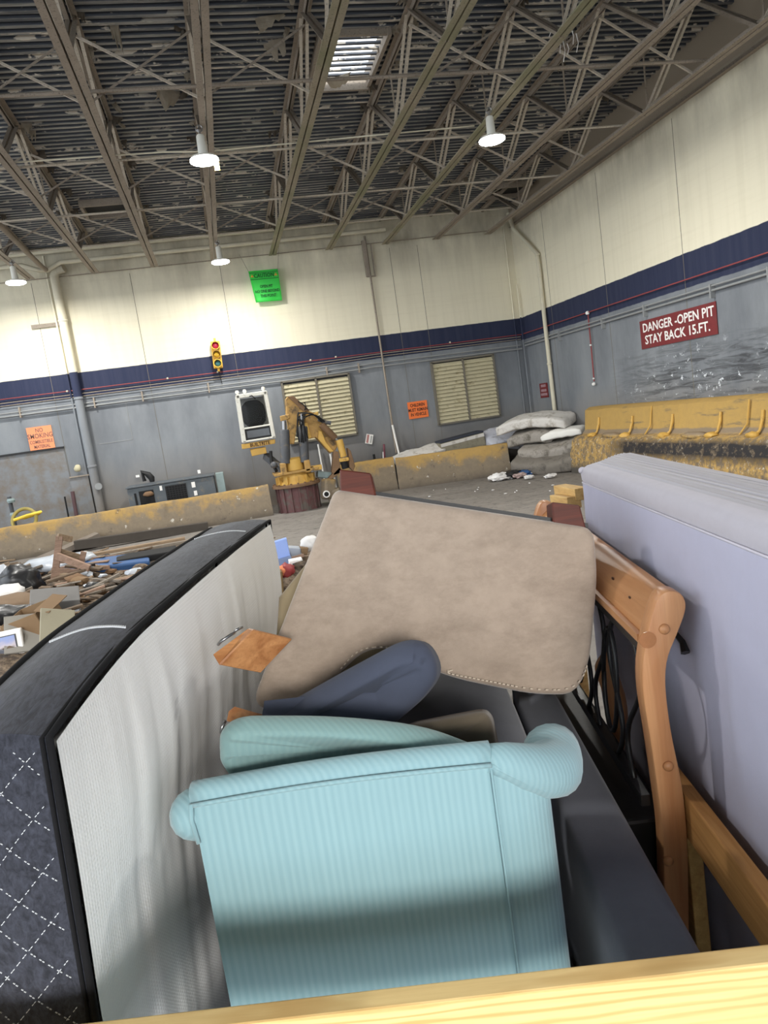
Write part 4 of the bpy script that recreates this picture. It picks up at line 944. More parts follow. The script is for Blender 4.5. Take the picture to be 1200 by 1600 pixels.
# litter on the floor before the barrier
lit = [(735, 738, .22, M['bagwhite'], 'crumpled pale bag against the barrier foot', 'bag'), (742, 733, .24, M['bagblack'], 'black garment lying on the barrier foot', 'cloth'), (806, 738, .2, M['blue'], 'blue-grey rag in the litter under the corner heap', 'rag'), (870, 730, .28, plain('denim', (86, 104, 130), .9, .2, 8), 'denim-blue cloth under the corner heap', 'cloth'), (812, 741, .14, plain('pink_rag', (170, 150, 146), .9, .2, 8), 'pale pink rag in the litter', 'rag'), (806, 734, .1, M['bagwhite'], 'small white wad in the litter under the mattresses', 'litter'), (826, 743, .1, M['bagwhite'], 'white paper heap on the floor below the mattresses', 'paper'), (860, 741, .11, M['bagwhite'], 'white paper heap nearest the lavender box spring', 'paper'), (790, 744, .09, M['bagwhite'], 'flat white paper on the concrete floor', 'paper'), (775, 741, .12, plain('lime_bag', (186, 196, 70), .6, .1, 6), 'small lime green bag by the black garment', 'bag')]
for i, (px, py, r, m_, lab, cat) in enumerate(lit):
    p = PZ(px, py, -2.0); tag(MB().blob(Vector((p.x, min(p.y, 16.9+.002*i), -2.06+r*.25)), (r*1.3, r*.8, r*.45), 3, .45, 2.6, i+2).build('litter_'+cat, m_, smooth=40), lab, cat)
rr = random.Random(5)
for k in range(22):
    px = rr.uniform(590, 880); py = 752+rr.uniform(0, 30)-(px-600)*.05; p = PZ(px, py, -2.09)
    if p.y > 17.6: continue
    tag(MB().blob((p.x, p.y, -2.085), (rr.uniform(.015, .05), rr.uniform(.015, .04), .012), 1, .4, 3, k).build('paper_scrap', M['bagwhite']), 'small white paper scrap lying on the concrete floor', 'scrap', 'paper scraps on the concrete floor')

# ================================================================== DEBRIS HEAP
from mathutils import noise as mn
def heap_h(x, y):
    a = max(0, 1-((x+3.4)/3.9)**2); b_ = max(0, min(1, (y-6.2)/1.6))*max(0, min(1, (15.2-y)/2.6))
    c_ = max(0, 1-((x-.75)/1.2)**2)*max(0, 1-((y-8.6)/2.0)**2)
    base = .42*a**.6*b_ + .5*c_
    nz = mn.noise(Vector((x*1.1, y*1.1, 0)))*.5+mn.noise(Vector((x*3.3, y*3.3, 4)))*.25+mn.noise(Vector((x*8, y*8, 2)))*.12
    return base*(1+.8*nz)
b = MB(); b.grid(lambda u, v: Vector((-7.5+u*10, 5.8+v*10, -2.115+heap_h(-7.5+u*10, 5.8+v*10))), 150, 150)
o = b.build('rubble_heap', M['heap'], smooth=True); tag(o, 'heap of crushed brown rubble and litter on the pit floor', 'rubble', None, 'stuff')
def ground(px, py):
    v = ray(px, py); t_ = 5.0
    while t_ < 22:
        p = v*t_
        if p.z < -2.1+heap_h(p.x, p.y): break
        t_ += .03
    p = v*t_; return Vector((p.x, p.y, -2.1+heap_h(p.x, p.y)))
def lying(name, label, cat, px, py, size, rz, tilt, mat, group=None, lift=0., roll=0., bev=.004):
    p = ground(px, py); R_ = Matrix.Rotation(math.radians(rz), 3, 'Z') @ Matrix.Rotation(math.radians(tilt), 3, 'Y') @ Matrix.Rotation(math.radians(roll), 3, 'X')
    return tag(MB().box(p+Vector((0, 0, size[2]/2+lift)), size, R_, bev, 1).build(name, mat), label, cat, group)
rr = random.Random(11)
for k in range(170):
    px = rr.uniform(-10, 240); py = rr.uniform(865, 1010)
    if py > 1035-px*.62: continue
    L = rr.choice((.15, .2, .3, .4, .5, .7, .9)); 
    lying('wood_scrap', 'broken wooden plank lying in the rubble heap behind the black mattress', 'plank', px, py, (L, rr.uniform(.03, .12), rr.uniform(.012, .04)), rr.uniform(-35, 40), rr.uniform(-16, 16), rr.choice(M['plank']), 'broken planks on the rubble heap', .03)
for k in range(110):
    px = rr.uniform(-10, 230); py = rr.uniform(870, 1030)
    if py > 1040-px*.62: continue
    p = ground(px, py); r = rr.uniform(.03, .11)
    tag(MB().blob(p+Vector((0, 0, r*.3)), (r*1.3, r, r*.6), 2, .4, 2.5, k).build('rubbish_lump', rr.choice((M['rust'], M['heap'], M['heap'], M['clear'], M['bagblack'], M['cardboard'], M['plank'][1], M['plank'][2])), smooth=40), 'crumpled lump of rubbish lying in the rubble heap', 'rubbish', 'rubbish lumps on the rubble heap')
for k in range(60):
    x_, y_ = rr.uniform(-6.3, 1.4), rr.uniform(7.0, 13.5); L = rr.choice((.2, .3, .5, .8)); hz = heap_h(x_, y_)
    if hz < .08: continue
    tag(MB().box((x_, y_, -2.1+hz+.03), (L, rr.uniform(.04, .12), rr.uniform(.015, .04)), E3(rr.uniform(-14, 14), rr.uniform(-14, 14), rr.uniform(0, 180)), .003, 1).build('wood_scrap', rr.choice(M['plank'])), 'broken wooden plank lying in the rubble heap behind the black mattress', 'plank', 'broken planks on the rubble heap')
# broken chair frame
p0 = ground(112, 902); YY = p0.y
ch = thing('broken_chair', 'broken wooden chair frame sticking out of the rubble heap', 'chair', p0)
def cp(px, py, dy=0): return P(px, py, YY+dy)
MB().bar(cp(85, 908), cp(93, 838), .085, .05, (0, 1, 0)).build('back_post', M['plank'][3], ch)
MB().bar(cp(122, 902, .1), cp(131, 862, .1), .07, .05, (0, 1, 0)).build('back_post', M['plank'][3], ch)
MB().bar(cp(86, 861, .02), cp(130, 874, .12), .05, .11, (0, 0, 1)).build('back_slat', M['plank'][0], ch)
MB().bar(cp(88, 868, -.05), cp(140, 888, -.2), .05, .09, (0, 0, 1)).build('back_slat', M['plank'][3], ch)
MB().bar(cp(80, 896, -.05), cp(128, 899, .05), .05, .16, (0, 0, 1)).build('seat_rail', M['plank'][3], ch)
MB().bar(cp(128, 893, 0), cp(170, 886, .3), .05, .05, (0, 0, 1)).build('stretcher', M['plank'][3], ch)
MB().bar(cp(90, 838, 0), cp(112, 843, .1), .06, .08, (0, 0, 1)).build('head_rail', M['plank'][0], ch)
p = ground(165, 890); tag(MB().box(p+Vector((.05, .2, .02)), (1.1, .5, .14), E3(8, 4, 6), .03).build('blue_crate', M['blue']), 'flat blue plastic tray lying on the heap behind the chair frame', 'tray')
p = ground(190, 886); tag(MB().box(p+Vector((.35, .3, .05)), (.9, .4, .1), E3(4, 2, 10), .02).build('black_board', M['dark']), 'black board lying on the heap beside the blue tray', 'board')
p = ground(85, 893); tag(MB().blob(p+Vector((.0, .2, .05)), (.55, .4, .16), 3, .35, 2, 8).build('plastic_sheet', M['clear'], smooth=True), 'crumpled grey plastic sheet behind the broken chair', 'plastic sheet')
p = ground(35, 928); tag(MB().blob(p+Vector((0, 0, .14)), (.3, .26, .26), 3, .3, 2, 5).build('black_bag', M['bagblack'], smooth=True), 'full black rubbish bag on the rubble heap', 'bag')
p = ground(8, 920); tag(MB().blob(p+Vector((-.1, .1, .1)), (.3, .3, .2), 3, .4, 2.4, 6).build('plastic_bag', M['clear'], smooth=True), 'clear plastic bag beside the black rubbish bag', 'bag')
p = ground(8, 945); tag(MB().blob(p+Vector((-.05, 0, .08)), (.3, .25, .16), 3, .4, 2.4, 9).build('white_bag', M['bagwhite'], smooth=True), 'white bag lying below the clear plastic bag', 'bag')
p = ground(30, 962); tag(MB().blob(p+Vector((-.05, 0, .05)), (.55, .4, .16), 3, .3, 2.4, 12).build('brown_sack', plain('burlap', (122, 102, 82), .95, .15, 8), smooth=True), 'flat brown sack spread over the heap', 'sack')
p = ground(64, 990); bx = thing('cardboard_box', 'open cardboard box standing on the heap below the brown sack', 'box', p); R_ = E3(10, -14, -18)
b = MB(); 
for (c0, sz) in (((0, .2, .15), (.4, .01, .22)), ((0, -.2, .15), (.4, .01, .22)), ((-.2, 0, .15), (.01, .4, .22)), ((.2, 0, .15), (.01, .4, .22)), ((0, 0, .05), (.4, .4, .01))): b.box(p+R_ @ Vector(c0), sz, R_)
b.build('carton', M['cardboard'], bx)
MB().box(p+R_ @ Vector((.27, 0, .25)), (.15, .4, .008), R_ @ Matrix.Rotation(.5, 3, 'Y')).build('box_flap', M['cardboard'], bx)
p = ground(90, 958); tag(MB().box(p+Vector((0, 0, .12)), (.5, .4, .2), E3(14, 8, 12), .01).build('grey_box', plain('grey_carton', (112, 110, 108), .8, .15, 6)), 'grey carton lying tilted on the heap beside the mattress', 'box')
p = ground(60, 1000); tag(MB().box(p+Vector((.05, -.1, .10)), (.62, .03, .4), E3(-38, 6, 10), .006).build('pale_panel', plain('pale_board', (136, 132, 124), .75, .1, 6)), 'pale grey board leaning on the heap above the white frame', 'board')
p = ground(85, 1000); tag(MB().box(p+Vector((.08, -.15, .10)), (.32, .03, .5), E3(-34, 20, 24), .006).build('cream_panel', plain('cream_board', (150, 144, 124), .75, .1, 6)), 'cream board leaning on the heap beside the black mattress edge', 'board')
p = ground(20, 985); tag(MB().blob(p+Vector((-.1, .1, .08)), (.35, .25, .16), 3, .4, 2.4, 15).build('dark_cloth', M['bagblack'], smooth=True), 'dark cloth bundle above the white framed screen', 'cloth')
# framed screen at the near edge of the heap
c0 = ground(8, 1020); fr = thing('framed_picture', 'white framed landscape picture leaning at the near edge of the heap', 'picture', c0)
Yf = c0.y; q = [P(*k_, Yf) for k_ in ((-42, 998), (32, 982), (40, 1024), (-34, 1044))]
MB().prism(q, (0, .06, .0), .01, 1).build('frame', M['signwhite'], fr)
def inner(u, v): return (q[0].lerp(q[1], u)).lerp(q[3].lerp(q[2], u), v)+Vector((0, -.004, 0))
MB().prism([inner(*k_) for k_ in ((.1, .14), (.88, .14), (.88, .92), (.1, .92))], (0, .004, 0)).build('dark_border', M['crane_dark'], fr)
n = N('picture_print'); x, y, z = n.sep(n.obj); w = n.noise(n.obj, 14, 5)
zz = n.math('ADD', n.math('SUBTRACT', z, 0.), n.math('MULTIPLY', n.math('SUBTRACT', w, .5), .12))
pm = n.fin(n.ramp(n.step(zz, -.12, .33), [(0, lin((70, 74, 84))), (.3, lin((90, 92, 100))), (.38, lin((196, 186, 190))), (.5, lin((150, 160, 200))), (.75, lin((140, 170, 220))), (1, lin((120, 160, 220)))]), .35)
MB().prism([inner(*k_)+Vector((0, -.003, 0)) for k_ in ((.13, .17), (.85, .17), (.85, .89), (.13, .89))], (0, .002, 0)).build('print', pm, fr)
# long beams on the floor by the barrier
lying('dark_beam', 'long dark steel beam lying along the barrier foot behind the heap', 'beam', 225, 845, (2.9, .18, .2), 4, 2, plain('dark_beam', (70, 64, 58), .8, .2, 5), None, .02)
lying('floor_plank', 'long grey plank lying between the heap and the dark beam', 'plank', 200, 868, (3.2, .2, .06), 7, 0, M['plank'][2], None, .02)
lying('floor_plank', 'long tan plank lying on the heap close to the black mattress', 'plank', 215, 864, (1.6, .14, .06), 3, 0, M['plank'][0], None, .06)
lying('slab_edge', 'broad grey concrete slab tilted against the rubble heap', 'slab', 100, 862, (1.5, 1.2, .12), 20, -14, plain('slab_grey', (118, 108, 98), .9, .2, 5), None, .02)
# things between mattress and sofa
p = ground(448, 885)
lb = thing('light_blue_bin', 'light blue plastic bin with raised lid beyond the white mattress', 'bin', p); Yl = p.y
MB().prism([P(*k_, Yl+.02) for k_ in ((425, 849), (448, 842), (454, 870), (433, 876))], (0, .03, .02), .006, 1).build('lid', M['skyblue'], lb)
MB().prism([P(*k_, Yl-.02) for k_ in ((433, 875), (454, 869), (461, 881), (436, 886))], (0, .3, .02), .006, 1).build('body', plain('blue_bin_side', (120, 136, 170), .4, .1, 5), lb)
def facing(name, label, cat, pxs, y, th, mat): return tag(MB().prism([P(*k_, y) for k_ in pxs], (0, th, .0), .006, 1).build(name, mat), label, cat)
facing('grey_tray', 'grey plastic tray standing beside the light blue bin', 'tray', [(452, 856), (470, 857), (471, 872), (455, 874)], Yl+.25, .2, plain('grey_tray', (160, 166, 176), .5, .1, 5))
facing('white_tray', 'white bent tray lying in front of the grey tray', 'tray', [(452, 877), (472, 873), (473, 876), (457, 881), (457, 890), (453, 890)], Yl-.25, .14, M['signwhite'])
facing('cardboard_piece', 'torn cardboard piece beside the white bag by the sofa', 'cardboard', [(470, 856), (482, 856), (480, 868), (472, 866)], Yl+.2, .2, M['cardboard'])
tag(MB().blob(P(484, 850, Yl+.35), (.12, .1, .1), 3, .2, 2, 3).build('white_bag', M['bagwhite'], smooth=True), 'white bag peeking out behind the tan sofa', 'bag')
tag(MB().blob(P(446, 892, Yl-.35), (.1, .1, .08), 3, .3, 2, 4).build('red_rag', M['trim_red'], smooth=True), 'red rag below the light blue bin', 'rag')
tag(MB().blob(P(438, 893, Yl-.4), (.07, .06, .06), 3, .3, 2, 6).build('orange_rag', M['orange_pale'], smooth=True), 'small orange rag beside the white mattress edge', 'rag')
facing('brown_carton', 'brown carton standing in the gap beside the white mattress', 'box', [(432, 895), (441, 893), (444, 930), (433, 934)], Yl-.6, .2, plain('brown_carton', (120, 98, 66), .85, .15, 5))

# ================================================================== TRAILER LOAD (trailer frame)
DZ = -1.72
tr_ = thing('utility_trailer', 'utility trailer with raw pine front board carrying the dumped furniture', 'trailer', (0, 2, -2.1), 0, None, FT)
MB(FT).box((.02, 2.1, DZ-.03), (2.24, 2.7, .06)).build('deck', plain('trailer_deck', (60, 52, 44), .9, .2, 5), tr_)
MB(FT).box((-.22, .955, -.945), (1.66, .038, .19), None, .004).build('front_board', M['raw_x'], tr_)
for z in (-1.25, -1.55): MB(FT).box((-.22, .955, z), (1.66, .036, .14), None, .004).build('front_board', M['raw_x'], tr_)
for x in (-.97, .53): MB(FT).box((x, .99, -1.3), (.09, .036, .86), None, .004).build('stake', M['raw_x'], tr_)
MB(FT).box((.573, 1.42, -1.06), (.036, .88, .12), None, .004).build('side_rail', M['beam_y'], tr_)
for y in (1.03, 1.68): MB(FT).box((.573, y, -1.42), (.036, .09, .6), None, .004).build('stake', M['raw_y'], tr_)
# rear corner: two stacked board ends on a post
MB(FT).box((.67, 3.2, -1.1), (.05, .09, 1.24), None, .004).build('stake', M['raw_y'], tr_)
q0 = T(864, 757, 3.22); q1 = T(858, 772, 3.15)
MB(FT).bar(q0+Vector((.03, 0, -.03)), q0+Vector((.06, -.27, -.02)), .06, .05, bev=.003).build('rail_end', M['raw_y'], tr_)
MB(FT).bar(q1+Vector((.03, 0, -.03)), q1+Vector((.06, -.2, -.02)), .06, .05, bev=.003).build('rail_end', M['raw_y'], tr_)
for x in (-1.05, 1.05):
    MB(FT).lathe((x, 2.1, -1.82), [(.28, -.09), (.28, .09), (.16, .1), (.16, -.1)], 24, Matrix.Rotation(PI/2, 3, 'Y')).build('wheel', M['dark'], tr_, 40)
MB(FT).box((0, 2.0, -1.87), (1.2, 2.0, .22)).build('chassis', M['iron'], tr_)

# ---- black and white mattress on its edge
X0, X1 = -.852, -.620; LEAN = .05
def m_top(y):
    z = -.372
    if y < 1.55: z -= .042*((1.55-y)/.47)**1.8
    return z-.01*abs((y-2.2)/.8)**2
YN, YF = 1.08, 3.0
def mpt(x, y, t_):   # t_: 0 top .. 1 bottom
    if x < X1: x -= (X1-x)/(X1-X0)*(-.04+.06*(y-1.3)/1.7)
    zt = m_top(y); z = zt+(DZ+.01-zt)*t_; x += .014*(y-1.08)
    return Vector((x-LEAN*(zt-z)+.0, y, z))
mt = thing('quilted_mattress', 'thick mattress on edge with black quilted border and white face', 'mattress', (-.73, 2, DZ), 0, None, FT)
b = MB(FT)
from mathutils import noise as mn
def face_pt(u, v):
    y = YN+.012+u*(YF-YN-.024); p = mpt(X1, y, .012+v*.985)
    pf = .018*math.sin(PI*min(1, v*3.0))*math.sin(PI*min(1, (u+.02)*4)*.5)
    wr = .004*mn.noise(Vector((y*9+.8*v, v*1.6, 1)))+.002*mn.noise(Vector((y*22+2*v, v*2.2, 3)))
    k = min(1, u*9)*min(1, (1-u)*9)*min(1, v*7+.15)
    p.x += (pf+wr*1.3*k)+.004; return p
b.grid(face_pt, 150, 60)
b.grid(lambda u, v: mpt(X0, YN+u*(YF-YN), v), 10, 4); b.grid(lambda u, v: mpt(X0+u*(X1-X0), YF, v), 2, 6)
b.build('white_face', M['white_tick'], mt, True)
b = MB(FT)
def top_pt(u, v):
    y = YN+v*(YF-YN); p = mpt(X0+u*(X1-X0), y, 0); p.z += .016*math.sin(PI*u)+.003*mn.noise(Vector((u*3, y*6, 0))); return p
b.grid(top_pt, 12, 60)
def end_pt(u, v):
    p = mpt(X0+u*(X1-X0), YN, v); p.y -= .012*math.sin(PI*u)*min(1, v*10); p.z += .016*math.sin(PI*u)*max(0, 1-v*6); return p
b.grid(end_pt, 12, 40)
b.build('border_panel', M['black_knit'], mt, True)
def rim(x, r, name, mat, oy=0, ox=0):
    pts = [mpt(x, YF, .6)]+[mpt(x, YF, .1)]+[mpt(x, YN+(YF-YN)*k/40, 0) for k in range(40, -1, -1)]+[mpt(x, YN, k/20) for k in range(1, 21)]
    pts = [p+Vector((ox, oy, 0)) for p in pts]
    return MB(FT).tube(pts, r, 8).build(name, mat, mt, True)
rim(X1, .0065, 'binding_tape', M['black_pipe']); rim(X0, .0085, 'binding_tape', M['black_pipe'])
rim(X1-.014, .004, 'binding_cord', M['black_pipe'], -.004)
# white stitched handles across the top border
def stitch(y):
    b_ = MB(FT)
    for k in range(34):
        u = .1+.78*k/33; p = top_pt(u, (y-YN)/(YF-YN))+Vector((0, .03*math.sin(u*2.2), .002))
        b_.box(p, (.0042, .011, .003), E3(0, 0, 18))
    return b_.build('handle_stitching', M['thread'], mt)
stitch(TZ(140, 990, -.37).y); stitch(TZ(330, 840, -.37).y)
# diamond quilting on the end panel
b = MB(FT); dx, dz = .056, .045
zt = m_top(YN); 
for sgn in (1, -1):
    for k in range(-40, 40):
        for s in range(0, 200):
            zz = -s*.0042; xx = sgn*(zz/dz*dx)+k*2*dx
            if not (.02 < xx+.235-.0 < .205) or s % 3 == 2: continue
            t_ = -zz/(zt-DZ); 
            if t_ > .55 or t_ < .02: continue
            u = (xx+.235)/.233; p = end_pt(u, t_)+Vector((0, -.0015, 0))
            b.box(p, (.0040, .0014, .0012), Matrix.Rotation(-sgn*.7, 3, 'Y'))
b.build('diamond_quilting', M['thread'], mt)

# ---- lavender box spring on the other side
ls = thing('lavender_box_spring', 'lavender grey box spring standing on edge beside the pine headboard', 'box spring', (.74, 1.6, DZ), 0, None, FT)
F0, F1 = Vector((.638, .6, 0)), Vector((.652, 2.68, 0)); B0, B1 = Vector((.872, .6, 0)), Vector((.916, 2.91, 0))
ZT = -.300
def lav_rim(o, z): 
    a, d_, e, f_ = F0+Vector((-o, -o, z)), F1+Vector((-o, o, z)), B1+Vector((o, o, z)), B0+Vector((o, -o, z)); return [a, d_, e, f_]
b = MB(FT)
def lface(u, v):
    p = F0.lerp(F1, u); z = -.364+(DZ+.01+.364)*v
    w = .010*mn.noise(Vector((u*9+v*.6, v*1.4, 7)))+.006*mn.noise(Vector((u*22+v*2, v*2.5, 9)))
    k = min(1, v*6)
    return Vector((p.x-.004-w*k-.012*math.sin(PI*min(1, v*1.4))*k, p.y, z))
b.grid(lface, 110, 50)
def lend(u, v):
    p = F1.lerp(B1, u); return Vector((p.x, p.y, -.364+(DZ+.01+.364)*v))
b.grid(lend, 6, 12); b.grid(lambda u, v: Vector((*F0.lerp(B0, u).xy, -.364+(DZ+.01+.364)*v)), 6, 12); b.grid(lambda u, v: Vector((*B0.lerp(B1, u).xy, -.364+(DZ+.01+.364)*v)), 6, 12)
b.build('side_cover', M['lavender'], ls, 50)
b = MB(FT); sect = [(0, -.364), (.004, -.353), (.006, -.327), (.0, -.312), (-.016, ZT), (-.045, ZT+.003)]
rings = []
for (o, z) in sect: rings.append([b.bm.verts.new(p) for p in lav_rim(o, z)])
for A3, B3 in zip(rings, rings[1:]):
    for k in range(4): b.bm.faces.new((A3[k], A3[(k+1) % 4], B3[(k+1) % 4], B3[k]))
b.build('rim_band', M['lav_rim'], ls, 50)
b = MB(FT); r4 = lav_rim(-.045, ZT+.003)
def ltop(u, v):
    p = (r4[0].lerp(r4[3], u)).lerp(r4[1].lerp(r4[2], u), v); p.z += .006*math.sin(PI*u)+.0035*abs(math.sin(u*PI*9)); return p
b.grid(ltop, 108, 30); b.build('ridged_top', M['lav_top'], ls, True)
MB(FT).tube([F0+Vector((-.004, 0, -.363)), F1+Vector((-.004, 0, -.363)), F1+Vector((.0, .004, -.363)), B1+Vector((0, .004, -.363))], .0035, 6).build('seam_cord', M['lav_rim'], ls, True)
MB(FT).blob(F1+Vector((-.002, .0, -.319)), (.012, .012, .014), 2, .3).build('corner_knot', M['lav_rim'], ls, True)

# ---- tan sofa end, lying upside down, feet up
SN = Vector((0, .976, -.218)); S0 = Vector((0, 1.95, -.53))
def S(px, py, o=0.): return TH(px, py, S0, SN)+SN*o
so = thing('tan_sofa', 'tan microfibre sofa lying upside down with its arm panel showing', 'sofa', S(660, 1060, .5), 0, None, FT)
def smooth_poly(pts, n=6):
    out = []
    for (x, y, r) in pts: out.append((x, y, r))
    res = []
    m_ = len(out)
    for i in range(m_):
        p0, p1, p2 = [Vector(out[j % m_][:2]) for j in (i-1, i, i+1)]; r = out[i][2]
        if r <= 0: res.append(p1); continue
        d0 = (p0-p1); d2 = (p2-p1); r0 = min(r, d0.length*.48); r2 = min(r, d2.length*.48)
        a = p1+d0.normalized()*r0; c = p1+d2.normalized()*r2
        for k in range(n+1):
            t_ = k/n; res.append(a*(1-t_)**2+p1*2*t_*(1-t_)+c*t_*t_)
    return res
arm_px = smooth_poly([(522, 763, 14), (930, 824, 22), (936, 900, 30), (920, 1086, 95), (840, 1088, 40), (690, 1058, 60), (610, 1012, 30), (566, 1018, 26), (508, 1076, 20), (480, 1118, 14), (388, 1108, 34)])
poly = [S(p.x, p.y) for p in arm_px]
MB(FT).prism(poly, SN*.9, .022, 3).build('upholstery', M['tan'], so, 50)
# back rest showing on the outer side, more olive in the shade of the pile
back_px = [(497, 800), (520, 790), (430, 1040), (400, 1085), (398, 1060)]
# dust cover and feet on the underside
upn = Vector((0, .218, .976))
e0, e1 = S(545, 767, .04), S(925, 824, .04)
MB(FT).prism([e0+upn*.002, e1+upn*.002, e1+SN*.8+upn*.002, e0+SN*.8+upn*.002], upn*.012).build('dust_cover', M['black'], so)
def foot(pa, pb, top, hh, name='foot'):
    a = S(*pa, .015); c = S(*pb, .015); dpt = SN*.1
    base = [a, c, c+dpt, a+dpt]; cen = sum(base, Vector())/4
    t_ = MB(FT); lo = [t_.bm.verts.new(p-upn*.01) for p in base]; hi = [t_.bm.verts.new(cen+(p-cen)*.86+upn*hh) for p in base]
    t_.bm.faces.new(lo[::-1]); t_.bm.faces.new(hi)
    for k in range(4): t_.bm.faces.new((lo[k], lo[(k+1) % 4], hi[(k+1) % 4], hi[k]))
    bmesh.ops.bevel(t_.bm, geom=t_.bm.edges[:], offset=.004, segments=1, affect='EDGES')
    return t_.build(name, M['foot_wood'], so)
foot((530, 768), (588, 775), None, .068); foot((866, 817), (918, 823), None, .062)
seam_pts = [S(p.x, p.y, -.004) for p in smooth_poly([(926, 1000, 0), (908, 1076, 50), (838, 1078, 30), (690, 1050, 20)], 5)[1:]]
b = MB(FT)
def dashes(b, pts, step=.011, L=.007, r=.0016):
    acc = 0
    for p, q_ in zip(pts, pts[1:]):
        d = (q_-p); n_ = max(1, int(d.length/step))
        for k in range(n_):
            s0 = p+d*(k/n_); b.bar(s0, s0+d.normalized()*L, r*2, r*2)
dashes(b, seam_pts); dashes(b, [S(p.x, p.y, -.004) for p in smooth_poly([(688, 1052, 0), (612, 1010, 24), (560, 1012, 30), (530, 1048, 0)], 5)])
b.build('seam_stitching', M['seam'], so)
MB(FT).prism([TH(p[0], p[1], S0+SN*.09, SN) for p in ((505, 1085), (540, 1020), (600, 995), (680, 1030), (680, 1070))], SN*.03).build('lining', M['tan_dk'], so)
# the matching rear portion of the back, seen past the edge
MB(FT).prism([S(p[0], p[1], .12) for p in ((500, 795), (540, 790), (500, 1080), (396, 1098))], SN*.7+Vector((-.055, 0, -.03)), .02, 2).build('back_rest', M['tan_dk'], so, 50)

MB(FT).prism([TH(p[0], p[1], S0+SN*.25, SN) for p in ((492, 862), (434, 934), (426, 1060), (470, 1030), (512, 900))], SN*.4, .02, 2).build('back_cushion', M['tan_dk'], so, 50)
# ---- headboard of pine and iron
hb = thing('pine_headboard', 'varnished pine headboard with curved post and black iron bars', 'headboard', (.51, 2.3, -1.1), 0, None, FT)
YP = 1.62
post_px = smooth_poly([(1012, 985, 20), (1030, 925, 26), (1062, 922, 24), (1076, 945, 20), (1062, 985, 30), (1038, 1040, 60), (1046, 1130, 50), (1070, 1240, 50), (1076, 1330, 30), (1078, 1470, 12), (1040, 1470, 8), (1036, 1300, 30), (1020, 1180, 60), (1000, 1060, 50)], 5)
poly = [T(p.x, p.y, YP) for p in post_px]
MB(FT).prism(poly, (0, .055, 0), .006, 2).build('post', M['pine'], hb, 40)
far = [p+Vector((.015, 1.05, -.012)) for p in poly]
# far post ends where its rounded head shows behind the sofa
q_ = T(856, 790, 2.9); dlt = q_-T(1052, 935, YP); far = [p+dlt+Vector((0, 0, .0)) for p in poly]
MB(FT).prism(far, (0, .055, 0), .006, 2).build('post', M['pine'], hb, 40)
for (px, py) in ((1038, 983), (1044, 1197), (1044, 1345)):
    c0 = T(px, py, YP-.001); MB(FT).lathe(c0, [(.013, -.002), (.012, .004), (.006, .008), (.001, .009)], 16, Matrix.Rotation(PI/2, 3, 'X')).build('screw_plug', M['pine'], hb, True)
MB(FT).lathe(T(1012, 1000, YP-.0005), [(.02, 0), (.02, .0012)], 16, Matrix.Rotation(PI/2, 3, 'X')).build('wood_knot', plain('pine_knot', (170, 116, 76), .3, .15, 60), hb)
# top rail: a tilted board between the posts
ra, rb, rc = T(1046, 934, YP+.04), T(1010, 1000, YP+.03), None
def rail_pt(u, v, o=0.):
    p = ra.lerp(rb, u)+dlt*v; p.x += .02*math.sin(PI*u)*(-1)+o; return p
b = MB(FT); 
for o in (0., .026):
    b.grid(lambda u, v: rail_pt(u, v, o), 10, 20)
b.grid(lambda u, v: rail_pt(0, v, u*.026), 1, 20); b.grid(lambda u, v: rail_pt(1, v, u*.026), 1, 20)
bmesh.ops.remove_doubles(b.bm, verts=b.bm.verts, dist=.0005)
b.build('top_rail', M['pine_y'], hb, 50)
b = MB(FT); b.bar(rail_pt(1, 0)+Vector((0, .02, .0)), rail_pt(1, 1)+Vector((0, .02, .0)), .03, .02); b.build('rail_lip', M['pine_y'], hb)
for (u, v, s) in ((.35, .24, .012), (.42, .12, .009)):
    MB(FT).blob(rail_pt(u, v, -.0), (.002, s, s*.45), 2, .1).build('wood_knot', plain('dark_knot', (70, 42, 24), .4, .1, 30), hb)
# iron frame under the rail
fa = rail_pt(1, 0)+Vector((.0, .03, -.022)); fb = rail_pt(1, 1)+Vector((.0, -.03, -.022))
MB(FT).bar(fa, fb, .022, .026).build('iron_rail', M['iron'], hb)
low = Vector((-.03, 0, -.40))
MB(FT).bar(fa+low, fb+low, .022, .03).build('iron_rail', M['iron'], hb)
def scroll(v0, amp, ph):
    pts = []
    for k in range(15):
        s_ = k/14; p = fa.lerp(fb, v0)+low*s_; d = (fb-fa).normalized(); p += d*amp*math.sin(s_*2*PI+ph); pts.append(p)
    return MB(FT).tube(pts, .007, 7).build('iron_scroll', M['iron'], hb, True)
for k in range(8): scroll(.06+k*.12, .055*(1 if k % 2 else -1), 0)
for v0 in (.22, .5, .78):
    c0 = fa.lerp(fb, v0)+low*.5; d = (fb-fa).normalized(); lw = low.normalized()
    pts = [c0+d*(.06*math.cos(t_))+lw*(.15*math.sin(t_)) for t_ in [q*2*PI/20 for q in range(21)]]
    MB(FT).tube(pts, .007, 7).build('iron_scroll', M['iron'], hb, True)
# ---- footboard lying behind with its pine crescent showing through the bars
fbv = thing('pine_footboard', 'curved pine board lying in shade behind the iron bars', 'footboard', (.46, 2.3, -1.0), 0, None, FT)
MB(FT).prism([T(p.x, p.y, 2.25) for p in smooth_poly([(925, 1040, 15), (945, 1015, 10), (985, 1120, 60), (960, 1230, 20), (940, 1210, 20), (958, 1130, 40)], 5)], (.02, .03, 0), .006, 2).build('board', M['pine'], fbv, 40)

